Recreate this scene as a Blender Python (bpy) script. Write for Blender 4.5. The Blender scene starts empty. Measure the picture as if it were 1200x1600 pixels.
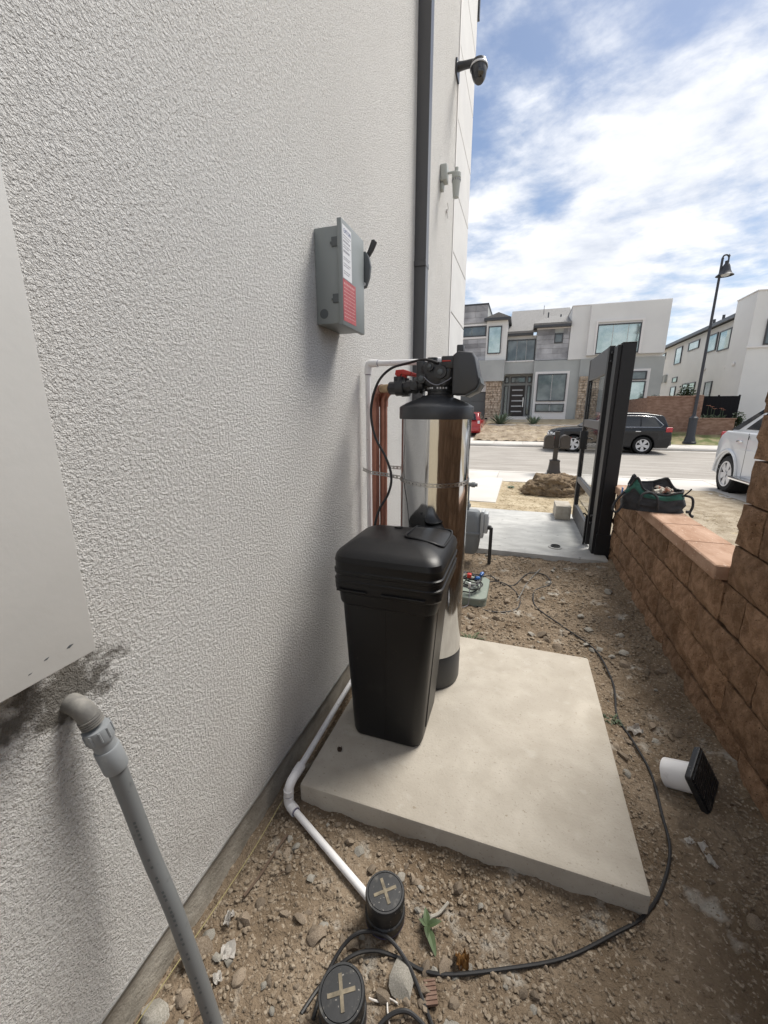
import bpy, bmesh, math, random
from math import radians as R, pi, sin, cos
from mathutils import Vector, Matrix, noise
random.seed(7)
S = bpy.context.scene
COL = S.collection

# ------------------------------------------------------------------ camera
cam_d = bpy.data.cameras.new('camera')
cam = bpy.data.objects.new('camera', cam_d); COL.objects.link(cam)
cam.location = (0.85, 0, 1.55)
cam.rotation_euler = (R(90 - 14.036), 0, R(18.453))
cam_d.sensor_fit = 'HORIZONTAL'; cam_d.sensor_width = 36; cam_d.lens = 36 * 628 / 1200
cam_d.clip_start = 0.02; cam_d.clip_end = 2000
S.camera = cam

# ------------------------------------------------------------------ sun, sky, exposure
SUN = Vector((0.37, 0.50, 1.0)).normalized()          # towards the sun
sun_d = bpy.data.lights.new('sun', 'SUN'); sun_d.energy = 2.3; sun_d.angle = R(24)
sun_d.color = (1.0, 0.95, 0.87)
sun = bpy.data.objects.new('sun', sun_d); COL.objects.link(sun)
sun.rotation_euler = (-SUN).to_track_quat('-Z', 'Y').to_euler()
W = bpy.data.worlds.new('World'); S.world = W; W.use_nodes = True
nt = W.node_tree; N = nt.nodes; L = nt.links; N.clear()
def wn(t, **k):
    n = N.new(t)
    for a, b in k.items(): setattr(n, a, b)
    return n
def wmath(op, a, b=None, clamp=False):
    n = wn('ShaderNodeMath', operation=op); n.use_clamp = clamp
    for i, v in enumerate((a, b)):
        if v is None: continue
        if isinstance(v, (int, float)): n.inputs[i].default_value = v
        else: L.new(v, n.inputs[i])
    return n.outputs[0]
sky = wn('ShaderNodeTexSky', sky_type='NISHITA'); sky.sun_disc = False
sky.sun_elevation = math.asin(SUN.z); sky.sun_rotation = math.atan2(SUN.x, SUN.y)
sky.air_density = 1.0; sky.dust_density = 0.8; sky.ozone_density = 1.6
tc = wn('ShaderNodeTexCoord'); sep = wn('ShaderNodeSeparateXYZ'); L.new(tc.outputs['Generated'], sep.inputs[0])
zz = wmath('ADD', wmath('MAXIMUM', sep.outputs[2], 0.0), 0.16)
comb = wn('ShaderNodeCombineXYZ')
L.new(wmath('DIVIDE', sep.outputs[0], zz), comb.inputs[0]); L.new(wmath('DIVIDE', sep.outputs[1], zz), comb.inputs[1])
mp = wn('ShaderNodeMapping'); L.new(comb.outputs[0], mp.inputs[0])
mp.inputs['Rotation'].default_value = (0, 0, R(25)); mp.inputs['Scale'].default_value = (0.95, 1.15, 1); mp.inputs['Location'].default_value = (0.4, 5.2, 0)
n1 = wn('ShaderNodeTexNoise'); n1.inputs['Scale'].default_value = 0.9; n1.inputs['Detail'].default_value = 9; n1.inputs['Roughness'].default_value = 0.56; n1.inputs['Distortion'].default_value = 0.0
n2 = wn('ShaderNodeTexNoise'); n2.inputs['Scale'].default_value = 4.2; n2.inputs['Detail'].default_value = 6; n2.inputs['Roughness'].default_value = 0.6; n2.inputs['Distortion'].default_value = 0.15
L.new(mp.outputs[0], n1.inputs['Vector']); L.new(mp.outputs[0], n2.inputs['Vector'])
mix = wmath('ADD', wmath('MULTIPLY', n1.outputs[0], 0.70), wmath('MULTIPLY', n2.outputs[0], 0.30))
ramp = wn('ShaderNodeValToRGB'); L.new(mix, ramp.inputs[0])
ramp.color_ramp.elements[0].position = 0.40; ramp.color_ramp.elements[0].color = (0.03, 0.03, 0.03, 1)
ramp.color_ramp.elements[1].position = 0.555; ramp.color_ramp.elements[1].color = (0.96, 0.96, 0.96, 1)
ramp.color_ramp.interpolation = 'EASE'
sh = wn('ShaderNodeValToRGB'); L.new(n2.outputs[0], sh.inputs[0])
sh.color_ramp.elements[0].position = 0.3; sh.color_ramp.elements[0].color = (0.62, 0.66, 0.74, 1)
sh.color_ramp.elements[1].position = 0.66; sh.color_ramp.elements[1].color = (0.95, 0.96, 0.98, 1)
bg1 = wn('ShaderNodeBackground'); L.new(sky.outputs[0], bg1.inputs[0]); bg1.inputs[1].default_value = 0.056
bg2 = wn('ShaderNodeBackground'); L.new(sh.outputs[0], bg2.inputs[0]); bg2.inputs[1].default_value = 0.56
ms = wn('ShaderNodeMixShader'); L.new(ramp.outputs[0], ms.inputs[0]); L.new(bg1.outputs[0], ms.inputs[1]); L.new(bg2.outputs[0], ms.inputs[2])
wo = wn('ShaderNodeOutputWorld'); L.new(ms.outputs[0], wo.inputs[0])
S.view_settings.view_transform = 'Standard'; S.view_settings.look = 'None'
S.view_settings.exposure = 1.12; S.view_settings.gamma = 1.0

# ------------------------------------------------------------------ materials
MATS = {}
def mat(name, col, rough=0.7, metal=0.0, col2=None, cscale=4.0, cdet=6, cpos=(0.38, 0.64), bump=None, spots=None, rnd=0.0, spec=0.5, coat=0.0, stretch=None, space='Object', rvar=0.0):
    """Principled surface: two tones blended by noise, optional flecks, optional noise relief [(scale, strength, distance, detail)]."""
    m = bpy.data.materials.new(name); m.use_nodes = True; t = m.node_tree; n = t.nodes; l = t.links
    p = n['Principled BSDF']; p.inputs['Roughness'].default_value = rough; p.inputs['Metallic'].default_value = metal
    p.inputs['Specular IOR Level'].default_value = spec; p.inputs['Coat Weight'].default_value = coat; p.inputs['Coat Roughness'].default_value = 0.05
    c = n.new('ShaderNodeTexCoord'); v = c.outputs[space]
    if space == 'World':
        v = None
    if stretch:
        mm = n.new('ShaderNodeMapping'); mm.inputs['Scale'].default_value = stretch; l.new(v, mm.inputs[0]); v = mm.outputs[0]
    def nz(scale, det=6, dist=0.0, ro=0.55):
        x = n.new('ShaderNodeTexNoise'); x.inputs['Scale'].default_value = scale; x.inputs['Detail'].default_value = det
        x.inputs['Distortion'].default_value = dist; x.inputs['Roughness'].default_value = ro; l.new(v, x.inputs['Vector']); return x.outputs[0]
    out = None
    if col2:
        r = n.new('ShaderNodeValToRGB'); l.new(nz(cscale, cdet, 0.3), r.inputs[0])
        r.color_ramp.elements[0].position = cpos[0]; r.color_ramp.elements[0].color = (*col, 1)
        r.color_ramp.elements[1].position = cpos[1]; r.color_ramp.elements[1].color = (*col2, 1)
        out = r.outputs[0]
    def mixc(fac, a, bcol):
        x = n.new('ShaderNodeMix'); x.data_type = 'RGBA'; l.new(fac, x.inputs['Factor'])
        if a is None: x.inputs['A'].default_value = (*col, 1)
        else: l.new(a, x.inputs['A'])
        x.inputs['B'].default_value = (*bcol, 1); return x.outputs['Result']
    for sp in spots or []:
        sc, lo, hi, scol = sp
        r = n.new('ShaderNodeMapRange'); r.inputs['From Min'].default_value = lo; r.inputs['From Max'].default_value = hi; l.new(nz(sc, 4, 0.0), r.inputs[0])
        out = mixc(r.outputs[0], out, scol)
    if rnd:
        oi = n.new('ShaderNodeObjectInfo'); hsv = n.new('ShaderNodeHueSaturation')
        mr = n.new('ShaderNodeMapRange'); mr.inputs['To Min'].default_value = 1 - rnd; mr.inputs['To Max'].default_value = 1 + rnd; l.new(oi.outputs['Random'], mr.inputs[0]); l.new(mr.outputs[0], hsv.inputs['Value'])
        if out is None: hsv.inputs['Color'].default_value = (*col, 1)
        else: l.new(out, hsv.inputs['Color'])
        out = hsv.outputs[0]
    if out is None: p.inputs['Base Color'].default_value = (*col, 1)
    else: l.new(out, p.inputs['Base Color'])
    if rvar:
        mr = n.new('ShaderNodeMapRange'); mr.inputs['To Min'].default_value = max(0.02, rough - rvar); mr.inputs['To Max'].default_value = min(1, rough + rvar); l.new(nz(cscale * 1.7, 5), mr.inputs[0]); l.new(mr.outputs[0], p.inputs['Roughness'])
    prev = None
    for b in bump or []:
        sc, st, di = b[:3]; x = n.new('ShaderNodeBump'); x.inputs['Strength'].default_value = st; x.inputs['Distance'].default_value = di
        l.new(nz(sc, b[3] if len(b) > 3 else 3), x.inputs['Height'])
        if prev is not None: l.new(prev, x.inputs['Normal'])
        prev = x.outputs[0]
    if prev is not None: l.new(prev, p.inputs['Normal'])
    MATS[name] = m; return m

# ------------------------------------------------------------------ object helpers
ORG = {}
def setup(o, parent):
    COL.objects.link(o)
    if parent is not None: o.parent = parent
def tag(o, label, cat, group=None):
    o['label'] = label; o['category'] = cat
    if group: o['group'] = group
    return o
def struct(o): o['kind'] = 'structure'; return o
def stuff(o, label=None, cat=None):
    o['kind'] = 'stuff'
    if label: o['label'] = label
    if cat: o['category'] = cat
    return o
def thing(name, label, cat, loc=(0, 0, 0), group=None, rz=0.0):
    """Empty at the base of a thing; its parts are built in world coordinates unless the thing is turned."""
    o = bpy.data.objects.new(name, None); o.empty_display_size = 0.1; o.location = loc; o.rotation_euler = (0, 0, rz)
    COL.objects.link(o); ORG[o.name] = Vector(loc); tag(o, label, cat, group); return o
def copy_tree(o, loc=None, rz=None, label=None):
    c = o.copy(); COL.objects.link(c)
    if loc is not None: c.location = loc
    if rz is not None: c.rotation_euler = (0, 0, rz)
    if label: c['label'] = label
    for ch in list(o.children):
        d = ch.copy(); COL.objects.link(d); d.parent = c
        for g in list(ch.children):
            e = g.copy(); COL.objects.link(e); e.parent = d
    return c
def rrect(cx, cy, hx, hy, r, n=6):
    r = min(r, hx * 0.999, hy * 0.999); pts = []
    for k, (sx, sy) in enumerate(((1, 1), (-1, 1), (-1, -1), (1, -1))):
        for i in range(n + 1):
            a = pi / 2 * (k + i / n); pts.append((cx + sx * (hx - r) + r * cos(a), cy + sy * (hy - r) + r * sin(a)))
    return pts
def catmull(pts, res=6):
    pts = [Vector(p) for p in pts]; out = []
    for i in range(len(pts) - 1):
        p0 = pts[max(i - 1, 0)]; p1 = pts[i]; p2 = pts[i + 1]; p3 = pts[min(i + 2, len(pts) - 1)]
        for k in range(res):
            t = k / res; out.append(0.5 * ((2 * p1) + (p2 - p0) * t + (2 * p0 - 5 * p1 + 4 * p2 - p3) * t * t + (3 * p1 - p0 - 3 * p2 + p3) * t ** 3))
    out.append(pts[-1]); return out
class B:
    """Collects shapes into one mesh."""
    def __init__(s): s.bm = bmesh.new()
    def ring(s, pts): return [s.bm.verts.new(p) for p in pts]
    def skin(s, rings, close=True, cap=True):
        f = s.bm.faces
        for a, b in zip(rings, rings[1:]):
            n = len(a)
            for i in range(n if close else n - 1):
                j = (i + 1) % n
                try: f.new((a[i], a[j], b[j], b[i]))
                except ValueError: pass
        if cap and close:
            for r in (rings[0][::-1], rings[-1]):
                if len(r) > 2: f.new(r)
    def box(s, x0, x1, y0, y1, z0, z1, bev=0.0, seg=2, M=None):
        t = bmesh.new() if bev or M else s.bm
        v = [t.verts.new((x, y, z)) for z in (z0, z1) for y in (y0, y1) for x in (x0, x1)]
        for q in ((0, 2, 3, 1), (4, 5, 7, 6), (0, 1, 5, 4), (2, 6, 7, 3), (0, 4, 6, 2), (1, 3, 7, 5)): t.faces.new([v[i] for i in q])
        if bev: bmesh.ops.bevel(t, geom=t.edges[:], offset=bev, segments=seg, profile=0.5, affect='EDGES', clamp_overlap=True)
        if t is not s.bm: s.merge(t, M)
        return s
    def merge(s, t, M=None):
        if M is not None: bmesh.ops.transform(t, matrix=M, verts=t.verts)
        vm = {}
        for v in t.verts: vm[v] = s.bm.verts.new(v.co)
        for f in t.faces:
            try: s.bm.faces.new([vm[v] for v in f.verts])
            except ValueError: pass
        t.free(); return s
    def cyl(s, p0, p1, r0, r1=None, n=16, cap=True):
        p0 = Vector(p0); p1 = Vector(p1); r1 = r0 if r1 is None else r1
        d = (p1 - p0).normalized(); u = d.orthogonal().normalized(); w = d.cross(u)
        rr = []
        for p, r in ((p0, r0), (p1, r1)): rr.append(s.ring([p + (u * cos(2 * pi * i / n) + w * sin(2 * pi * i / n)) * r for i in range(n)]))
        s.skin(rr, True, cap); return s
    def lathe(s, prof, p0=(0, 0, 0), axis=(0, 0, 1), n=32, cap=True):
        p0 = Vector(p0); d = Vector(axis).normalized(); u = d.orthogonal().normalized(); w = d.cross(u)
        rr = [s.ring([p0 + d * h + (u * cos(2 * pi * i / n) + w * sin(2 * pi * i / n)) * max(r, 1e-4) for i in range(n)]) for r, h in prof]
        s.skin(rr, True, cap); return s
    def tube(s, pts, r, n=8, res=6, smooth=True):
        P = catmull(pts, res) if smooth else [Vector(p) for p in pts]
        u = None; rr = []
        for i, p in enumerate(P):
            d = (P[min(i + 1, len(P) - 1)] - P[max(i - 1, 0)]).normalized()
            if u is None: u = d.orthogonal().normalized()
            u = (u - d * u.dot(d)).normalized(); w = d.cross(u)
            rad = r(i / (len(P) - 1)) if callable(r) else r
            rr.append(s.ring([p + (u * cos(2 * pi * k / n) + w * sin(2 * pi * k / n)) * rad for k in range(n)]))
        s.skin(rr); return s
    def prism(s, poly, axis, a, b, bev=0.0, seg=2, M=None):
        t = bmesh.new(); f = {'x': lambda p, q, c: (c, p, q), 'y': lambda p, q, c: (p, c, q), 'z': lambda p, q, c: (p, q, c)}[axis]
        A = [t.verts.new(f(p, q, a)) for p, q in poly]; C = [t.verts.new(f(p, q, b)) for p, q in poly]
        fa = t.faces.new(A); fb = t.faces.new(C[::-1]); n = len(poly)
        for i in range(n): t.faces.new((A[i], C[i], C[(i + 1) % n], A[(i + 1) % n]))
        bmesh.ops.recalc_face_normals(t, faces=t.faces)
        if bev:
            ed = [e for e in t.edges if any(x in (fa, fb) for x in e.link_faces)]
            bmesh.ops.bevel(t, geom=ed, offset=bev, segments=seg, profile=0.5, affect='EDGES', clamp_overlap=True)
        s.merge(t, M); return s
    def loft(s, secs, n=6):
        """secs: (z, cx, cy, half x, half y, corner radius)"""
        s.skin([s.ring([(x, y, z) for x, y in rrect(cx, cy, hx, hy, r, n)]) for z, cx, cy, hx, hy, r in secs]); return s
    def obj(s, name, m, parent=None, smooth=True, angle=35, local=False):
        bmesh.ops.recalc_face_normals(s.bm, faces=s.bm.faces)
        me = bpy.data.meshes.new(name); s.bm.to_mesh(me); s.bm.free()
        o = bpy.data.objects.new(name, me)
        if not local and parent is not None:
            off = ORG.get(parent.name, Vector())
            me.transform(Matrix.Translation(-off))
            ORG[o.name] = off
        if isinstance(m, str): m = MATS[m]
        me.materials.append(m)
        if smooth:
            me.polygons.foreach_set('use_smooth', [True] * len(me.polygons)); me.set_sharp_from_angle(angle=R(angle))
        setup(o, parent)
        if local or parent is None: ORG.setdefault(o.name, Vector())
        return o
def center_origin(o):
    """Put a one-mesh thing's origin at its base centre."""
    me = o.data; xs = [v.co for v in me.vertices]
    c = Vector(((min(v.x for v in xs) + max(v.x for v in xs)) / 2, (min(v.y for v in xs) + max(v.y for v in xs)) / 2, min(v.z for v in xs)))
    me.transform(Matrix.Translation(-c)); o.location = c; ORG[o.name] = c.copy(); return o
def text_mesh(txt, size, M, name, m, parent):
    cu = bpy.data.curves.new(name, 'FONT'); cu.body = txt; cu.size = size; cu.extrude = 0.0002; cu.resolution_u = 2
    t = bpy.data.objects.new(name, cu); COL.objects.link(t); dg = bpy.context.evaluated_depsgraph_get()
    me = bpy.data.meshes.new_from_object(t.evaluated_get(dg)); bpy.data.objects.remove(t); bpy.data.curves.remove(cu)
    me.transform(M); o = bpy.data.objects.new(name, me)
    me.transform(Matrix.Translation(-ORG.get(parent.name, Vector()))); ORG[o.name] = ORG.get(parent.name, Vector())
    me.materials.clear(); me.materials.append(MATS[m]); setup(o, parent); return o
def fbm(x, y, z=0.0, o=4): return noise.fractal(Vector((x, y, z)), 0.6, 2.1, o)
# ------------------------------------------------------------------ palette
def stucco_mat():
    m = bpy.data.materials.new('stucco'); m.use_nodes = True; t = m.node_tree; n = t.nodes; l = t.links; p = n['Principled BSDF']
    p.inputs['Roughness'].default_value = 0.92; p.inputs['Specular IOR Level'].default_value = 0.25
    c = n.new('ShaderNodeTexCoord').outputs['Object']
    def nz(sc, det=3, dist=0.0, ro=0.55, vec=None):
        x = n.new('ShaderNodeTexNoise'); x.inputs['Scale'].default_value = sc; x.inputs['Detail'].default_value = det; x.inputs['Distortion'].default_value = dist; x.inputs['Roughness'].default_value = ro
        l.new(vec or c, x.inputs['Vector']); return x.outputs[0]
    def ma(op, a, b=None, cl=False):
        x = n.new('ShaderNodeMath'); x.operation = op; x.use_clamp = cl
        for i, q in enumerate((a, b)):
            if q is None: continue
            if isinstance(q, (int, float)): x.inputs[i].default_value = q
            else: l.new(q, x.inputs[i])
        return x.outputs[0]
    def mr(v, a, b, c0=0.0, c1=1.0):
        x = n.new('ShaderNodeMapRange'); x.inputs[1].default_value = a; x.inputs[2].default_value = b; x.inputs[3].default_value = c0; x.inputs[4].default_value = c1; l.new(v, x.inputs[0]); return x.outputs[0]
    def mixc(f, a, b):
        x = n.new('ShaderNodeMix'); x.data_type = 'RGBA'; l.new(f, x.inputs['Factor'])
        for k, q in (('A', a), ('B', b)):
            if isinstance(q, tuple): x.inputs[k].default_value = (*q, 1)
            else: l.new(q, x.inputs[k])
        return x.outputs['Result']
    base = mixc(nz(1.3, 5), (0.74, 0.73, 0.71), (0.81, 0.80, 0.78))
    base = mixc(mr(nz(300, 2), 0.55, 0.72), base, (0.86, 0.85, 0.835))
    base = mixc(ma('MULTIPLY', mr(nz(140, 3), 0.57, 0.66), 0.75), base, (0.40, 0.385, 0.365))
    base = mixc(ma('MULTIPLY', mr(nz(0.7, 7, 0.6), 0.50, 0.75), 0.16), base, (0.45, 0.42, 0.38))
    # dirty splash low on the wall near the camera, and bare mortar under the cabinet
    s = n.new('ShaderNodeSeparateXYZ'); l.new(c, s.inputs[0])
    low = ma('MULTIPLY', mr(s.outputs[2], 0.75, 0.12), mr(nz(5, 6, 0.4), 0.42, 0.72))
    base = mixc(ma('MULTIPLY', low, 0.28), base, (0.30, 0.27, 0.25))
    dy = ma('DIVIDE', ma('SUBTRACT', s.outputs[1], 0.465), 0.105); dz = ma('DIVIDE', ma('SUBTRACT', s.outputs[2], 0.995), 0.062)
    d2 = ma('ADD', ma('MULTIPLY', dy, dy), ma('MULTIPLY', dz, dz))
    edge = ma('ADD', d2, ma('MULTIPLY', ma('SUBTRACT', nz(24, 7), 0.5), 6.5))
    patch = mr(edge, 1.7, 0.5)
    base = mixc(patch, base, mixc(nz(60, 5), (0.12, 0.112, 0.10), (0.29, 0.275, 0.25)))
    l.new(base, p.inputs['Base Color'])
    # lace / dash coat relief
    h1 = mr(nz(300, 3, 0.15), 0.36, 0.66); h2 = mr(nz(105, 3, 0.2), 0.40, 0.62)
    h = ma('ADD', ma('MULTIPLY', h1, 0.65), ma('MULTIPLY', h2, 0.8))
    b = n.new('ShaderNodeBump'); b.inputs['Strength'].default_value = 1.0; b.inputs['Distance'].default_value = 0.0056; l.new(h, b.inputs['Height'])
    b2 = n.new('ShaderNodeBump'); b2.inputs['Strength'].default_value = 0.5; b2.inputs['Distance'].default_value = 0.02; l.new(nz(3.0, 4), b2.inputs['Height']); l.new(b2.outputs[0], b.inputs['Normal'])
    l.new(b.outputs[0], p.inputs['Normal']); MATS['stucco'] = m
stucco_mat()
mat('foundation', (0.25, 0.23, 0.195), 0.9, col2=(0.38, 0.355, 0.31), cscale=9, bump=[(40, 0.5, 0.01, 5), (150, 0.4, 0.004)])
mat('panel_stucco', (0.60, 0.60, 0.60), 0.85, col2=(0.66, 0.66, 0.655), cscale=2, bump=[(160, 0.35, 0.002)])
mat('smooth_stucco', (0.60, 0.60, 0.595), 0.88, col2=(0.67, 0.67, 0.66), cscale=0.5, bump=[(60, 0.3, 0.003)])
mat('far_white', (0.66, 0.655, 0.645), 0.88, col2=(0.72, 0.715, 0.70), cscale=0.35, bump=[(30, 0.3, 0.01)])
mat('far_grey', (0.36, 0.375, 0.37), 0.88, col2=(0.43, 0.445, 0.435), cscale=0.5, bump=[(30, 0.3, 0.01)])
mat('far_tile', (0.24, 0.24, 0.255), 0.8, col2=(0.40, 0.40, 0.415), cscale=1.2, rnd=0.3, bump=[(20, 0.4, 0.01)])
mat('far_stone', (0.30, 0.225, 0.16), 0.9, col2=(0.56, 0.46, 0.36), cscale=5.5, cpos=(0.40, 0.60), bump=[(15, 0.5, 0.02)])
mat('roof_tile', (0.15, 0.145, 0.14), 0.85, col2=(0.24, 0.235, 0.23), cscale=6, stretch=(3, 0.6, 3))
mat('dark_trim', (0.035, 0.037, 0.043), 0.35, spec=0.6, bump=[(90, 0.1, 0.001)])
mat('downspout_paint', (0.055, 0.055, 0.06), 0.3, spec=0.7, bump=[(120, 0.15, 0.001)])
mat('white_trim', (0.72, 0.70, 0.69), 0.7)
mat('teal_glass', (0.37, 0.46, 0.44), 0.06, metal=0.75, col2=(0.50, 0.58, 0.56), cscale=1.6, bump=[(1.2, 0.12, 0.05, 1)])  # two noise tones paint uneven reflections into the pane colour
mat('dark_glass', (0.10, 0.115, 0.12), 0.05, metal=0.6, col2=(0.18, 0.20, 0.20), cscale=1.5, bump=[(1.0, 0.12, 0.05, 1)])
mat('door_wood', (0.028, 0.02, 0.018), 0.5)
mat('garage_grey', (0.10, 0.105, 0.105), 0.6)
mat('split_block', (0.19, 0.112, 0.066), 0.95, col2=(0.34, 0.215, 0.138), cscale=16, spec=0.2, rnd=0.20, spots=[(120, 0.60, 0.72, (0.37, 0.25, 0.17)), (90, 0.62, 0.7, (0.075, 0.043, 0.027))], bump=[(38, 1.0, 0.03, 8), (170, 0.8, 0.006, 4)])
mat('cap_stone', (0.30, 0.185, 0.125), 0.92, col2=(0.42, 0.285, 0.21), cscale=10, spec=0.2, rnd=0.06, spots=[(90, 0.62, 0.72, (0.55, 0.44, 0.36))], stretch=(1, 0.35, 1), bump=[(50, 0.6, 0.006, 5)])
mat('mortar', (0.085, 0.062, 0.045), 0.95, bump=[(60, 0.5, 0.01)])
mat('far_brick', (0.19, 0.108, 0.075), 0.92, col2=(0.29, 0.185, 0.14), cscale=3.5, bump=[(16, 0.5, 0.03)], stretch=(1, 1, 2.6))
mat('slab_concrete', (0.355, 0.323, 0.275), 0.88, col2=(0.44, 0.405, 0.35), cscale=3.2, spec=0.25, spots=[(42, 0.69, 0.73, (0.27, 0.23, 0.18)), (3.0, 0.5, 0.8, (0.29, 0.26, 0.215)), (13, 0.60, 0.85, (0.44, 0.41, 0.365)), (8, 0.62, 0.85, (0.31, 0.28, 0.23)), (120, 0.62, 0.72, (0.27, 0.245, 0.205))], bump=[(110, 0.45, 0.003, 5), (14, 0.3, 0.006, 4), (4, 0.3, 0.01, 2)])
mat('pad_concrete', (0.36, 0.36, 0.35), 0.88, col2=(0.47, 0.47, 0.455), cscale=4, spec=0.25, stretch=(0.8, 1.4, 1), spots=[(20, 0.64, 0.72, (0.22, 0.22, 0.21))], bump=[(18, 0.4, 0.012, 5)])
mat('walk_concrete', (0.47, 0.445, 0.41), 0.9, col2=(0.56, 0.535, 0.50), cscale=0.8, bump=[(40, 0.2, 0.003)])
mat('asphalt', (0.27, 0.25, 0.225), 0.93, col2=(0.36, 0.335, 0.305), cscale=2.5, spec=0.25, stretch=(0.35, 1.6, 1), spots=[(60, 0.58, 0.7, (0.44, 0.41, 0.37))], bump=[(50, 0.4, 0.006)])
mat('dirt', (0.150, 0.110, 0.073), 0.97, col2=(0.265, 0.208, 0.150), cscale=3.4, cpos=(0.34, 0.68), spec=0.15, spots=[(16, 0.62, 0.8, (0.33, 0.265, 0.19)), (75, 0.57, 0.66, (0.37, 0.31, 0.24)), (6.0, 0.60, 0.70, (0.42, 0.39, 0.34)), (33, 0.66, 0.72, (0.085, 0.058, 0.037))], bump=[(34, 1.0, 0.03, 8), (150, 0.8, 0.007, 4)])
mat('straw_dirt', (0.33, 0.265, 0.175), 0.97, col2=(0.47, 0.40, 0.285), cscale=4, spec=0.15, spots=[(24, 0.56, 0.75, (0.25, 0.19, 0.115)), (55, 0.6, 0.7, (0.56, 0.49, 0.37))], stretch=(0.7, 1.6, 1), bump=[(24, 0.8, 0.03, 6)])
mat('gravel_lot', (0.25, 0.205, 0.145), 0.97, col2=(0.38, 0.325, 0.25), cscale=5, spec=0.15, spots=[(60, 0.58, 0.7, (0.49, 0.44, 0.36)), (45, 0.62, 0.72, (0.15, 0.115, 0.08))], bump=[(45, 0.8, 0.02, 6)])
mat('far_grass', (0.10, 0.13, 0.035), 0.95, col2=(0.30, 0.25, 0.14), cscale=1.4, cpos=(0.40, 0.60), bump=[(16, 0.8, 0.05)])
mat('far_bank', (0.24, 0.185, 0.125), 0.95, col2=(0.40, 0.33, 0.245), cscale=2.2, bump=[(10, 0.9, 0.09)])
mat('rock_tan', (0.185, 0.145, 0.107), 0.95, col2=(0.32, 0.265, 0.205), cscale=16, spec=0.2, rnd=0.28, bump=[(50, 0.6, 0.006, 5)])
mat('rock_grey', (0.24, 0.225, 0.195), 0.95, col2=(0.38, 0.36, 0.32), cscale=16, spec=0.2, rnd=0.22, bump=[(50, 0.6, 0.006, 5)])
mat('black_poly', (0.007, 0.007, 0.008), 0.40, spec=0.34, spots=[(7, 0.60, 0.9, (0.022, 0.021, 0.019)), (90, 0.66, 0.74, (0.03, 0.029, 0.026))], bump=[(260, 0.06, 0.001)], rvar=0.06)
mat('black_valve', (0.028, 0.029, 0.031), 0.42, spec=0.5)
mat('black_cover', (0.040, 0.042, 0.046), 0.4, spec=0.5)
mat('black_rubber', (0.016, 0.016, 0.017), 0.5)
mat('cleanout_black', (0.013, 0.014, 0.016), 0.45, spots=[(26, 0.62, 0.8, (0.11, 0.105, 0.095)), (110, 0.66, 0.72, (0.30, 0.28, 0.25))], bump=[(60, 0.2, 0.002)])
mat('dusty_cross', (0.21, 0.18, 0.13), 0.95, col2=(0.11, 0.095, 0.07), cscale=60)
mat('stainless', (0.55, 0.56, 0.57), 0.09, metal=1.0, bump=[(5, 0.05, 0.01, 2)])
mat('galvanised', (0.46, 0.46, 0.45), 0.32, metal=1.0, col2=(0.6, 0.6, 0.6), cscale=20)
mat('copper', (0.44, 0.205, 0.15), 0.42, metal=0.6, col2=(0.33, 0.145, 0.105), cscale=9, spots=[(14, 0.66, 0.74, (0.10, 0.05, 0.035))])
mat('brass', (0.50, 0.36, 0.22), 0.4, metal=0.8)
mat('white_pvc', (0.74, 0.735, 0.74), 0.32, spec=0.5, spots=[(18, 0.64, 0.78, (0.50, 0.48, 0.47)), (60, 0.70, 0.74, (0.25, 0.22, 0.24))])
mat('purple_primer', (0.10, 0.09, 0.16), 0.5)
mat('red_plastic', (0.42, 0.028, 0.02), 0.4)
mat('grey_enamel', (0.225, 0.245, 0.245), 0.42, spec=0.5, bump=[(220, 0.12, 0.001)])
mat('grey_enamel_dark', (0.085, 0.095, 0.10), 0.45)
mat('grey_conduit', (0.150, 0.158, 0.162), 0.42, spots=[(40, 0.64, 0.75, (0.10, 0.105, 0.108))], bump=[(40, 0.1, 0.002)])
mat('grey_fitting', (0.235, 0.25, 0.262), 0.45, spots=[(30, 0.62, 0.75, (0.32, 0.33, 0.33))], bump=[(70, 0.15, 0.002)])
mat('steel_dirty', (0.15, 0.147, 0.14), 0.75, metal=0.25, col2=(0.25, 0.24, 0.22), cscale=30, bump=[(90, 0.3, 0.002)])
mat('print_dark', (0.055, 0.058, 0.06), 0.7)
mat('cabinet_paint', (0.54, 0.535, 0.515), 0.5, col2=(0.585, 0.58, 0.56), cscale=2.5, spec=0.35, spots=[(24, 0.80, 0.82, (0.13, 0.12, 0.115))], bump=[(75, 0.16, 0.0012, 2), (6, 0.2, 0.004, 3)])
mat('label_white', (0.66, 0.665, 0.68), 0.5, spots=[(180, 0.6, 0.7, (0.50, 0.50, 0.53))])
mat('label_red', (0.36, 0.055, 0.065), 0.55, col2=(0.44, 0.10, 0.105), cscale=30)
mat('print_blue', (0.04, 0.07, 0.22), 0.6)
mat('print_grey', (0.22, 0.22, 0.25), 0.6)
mat('print_pale', (0.55, 0.28, 0.28), 0.6)
mat('sensor_plastic', (0.40, 0.42, 0.40), 0.5)
mat('camera_plastic', (0.022, 0.023, 0.028), 0.3, spec=0.6)
mat('lens_glass', (0.01, 0.01, 0.012), 0.05, spec=0.8)
mat('gate_metal', (0.012, 0.012, 0.014), 0.5, spec=0.35, bump=[(140, 0.1, 0.001)])
mat('fence_black', (0.012, 0.012, 0.014), 0.85, spec=0.15)
mat('gate_metal_grey', (0.05, 0.05, 0.055), 0.45)
mat('cinder', (0.33, 0.295, 0.245), 0.95, col2=(0.42, 0.385, 0.33), cscale=14, bump=[(80, 0.6, 0.005, 5)])
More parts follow.
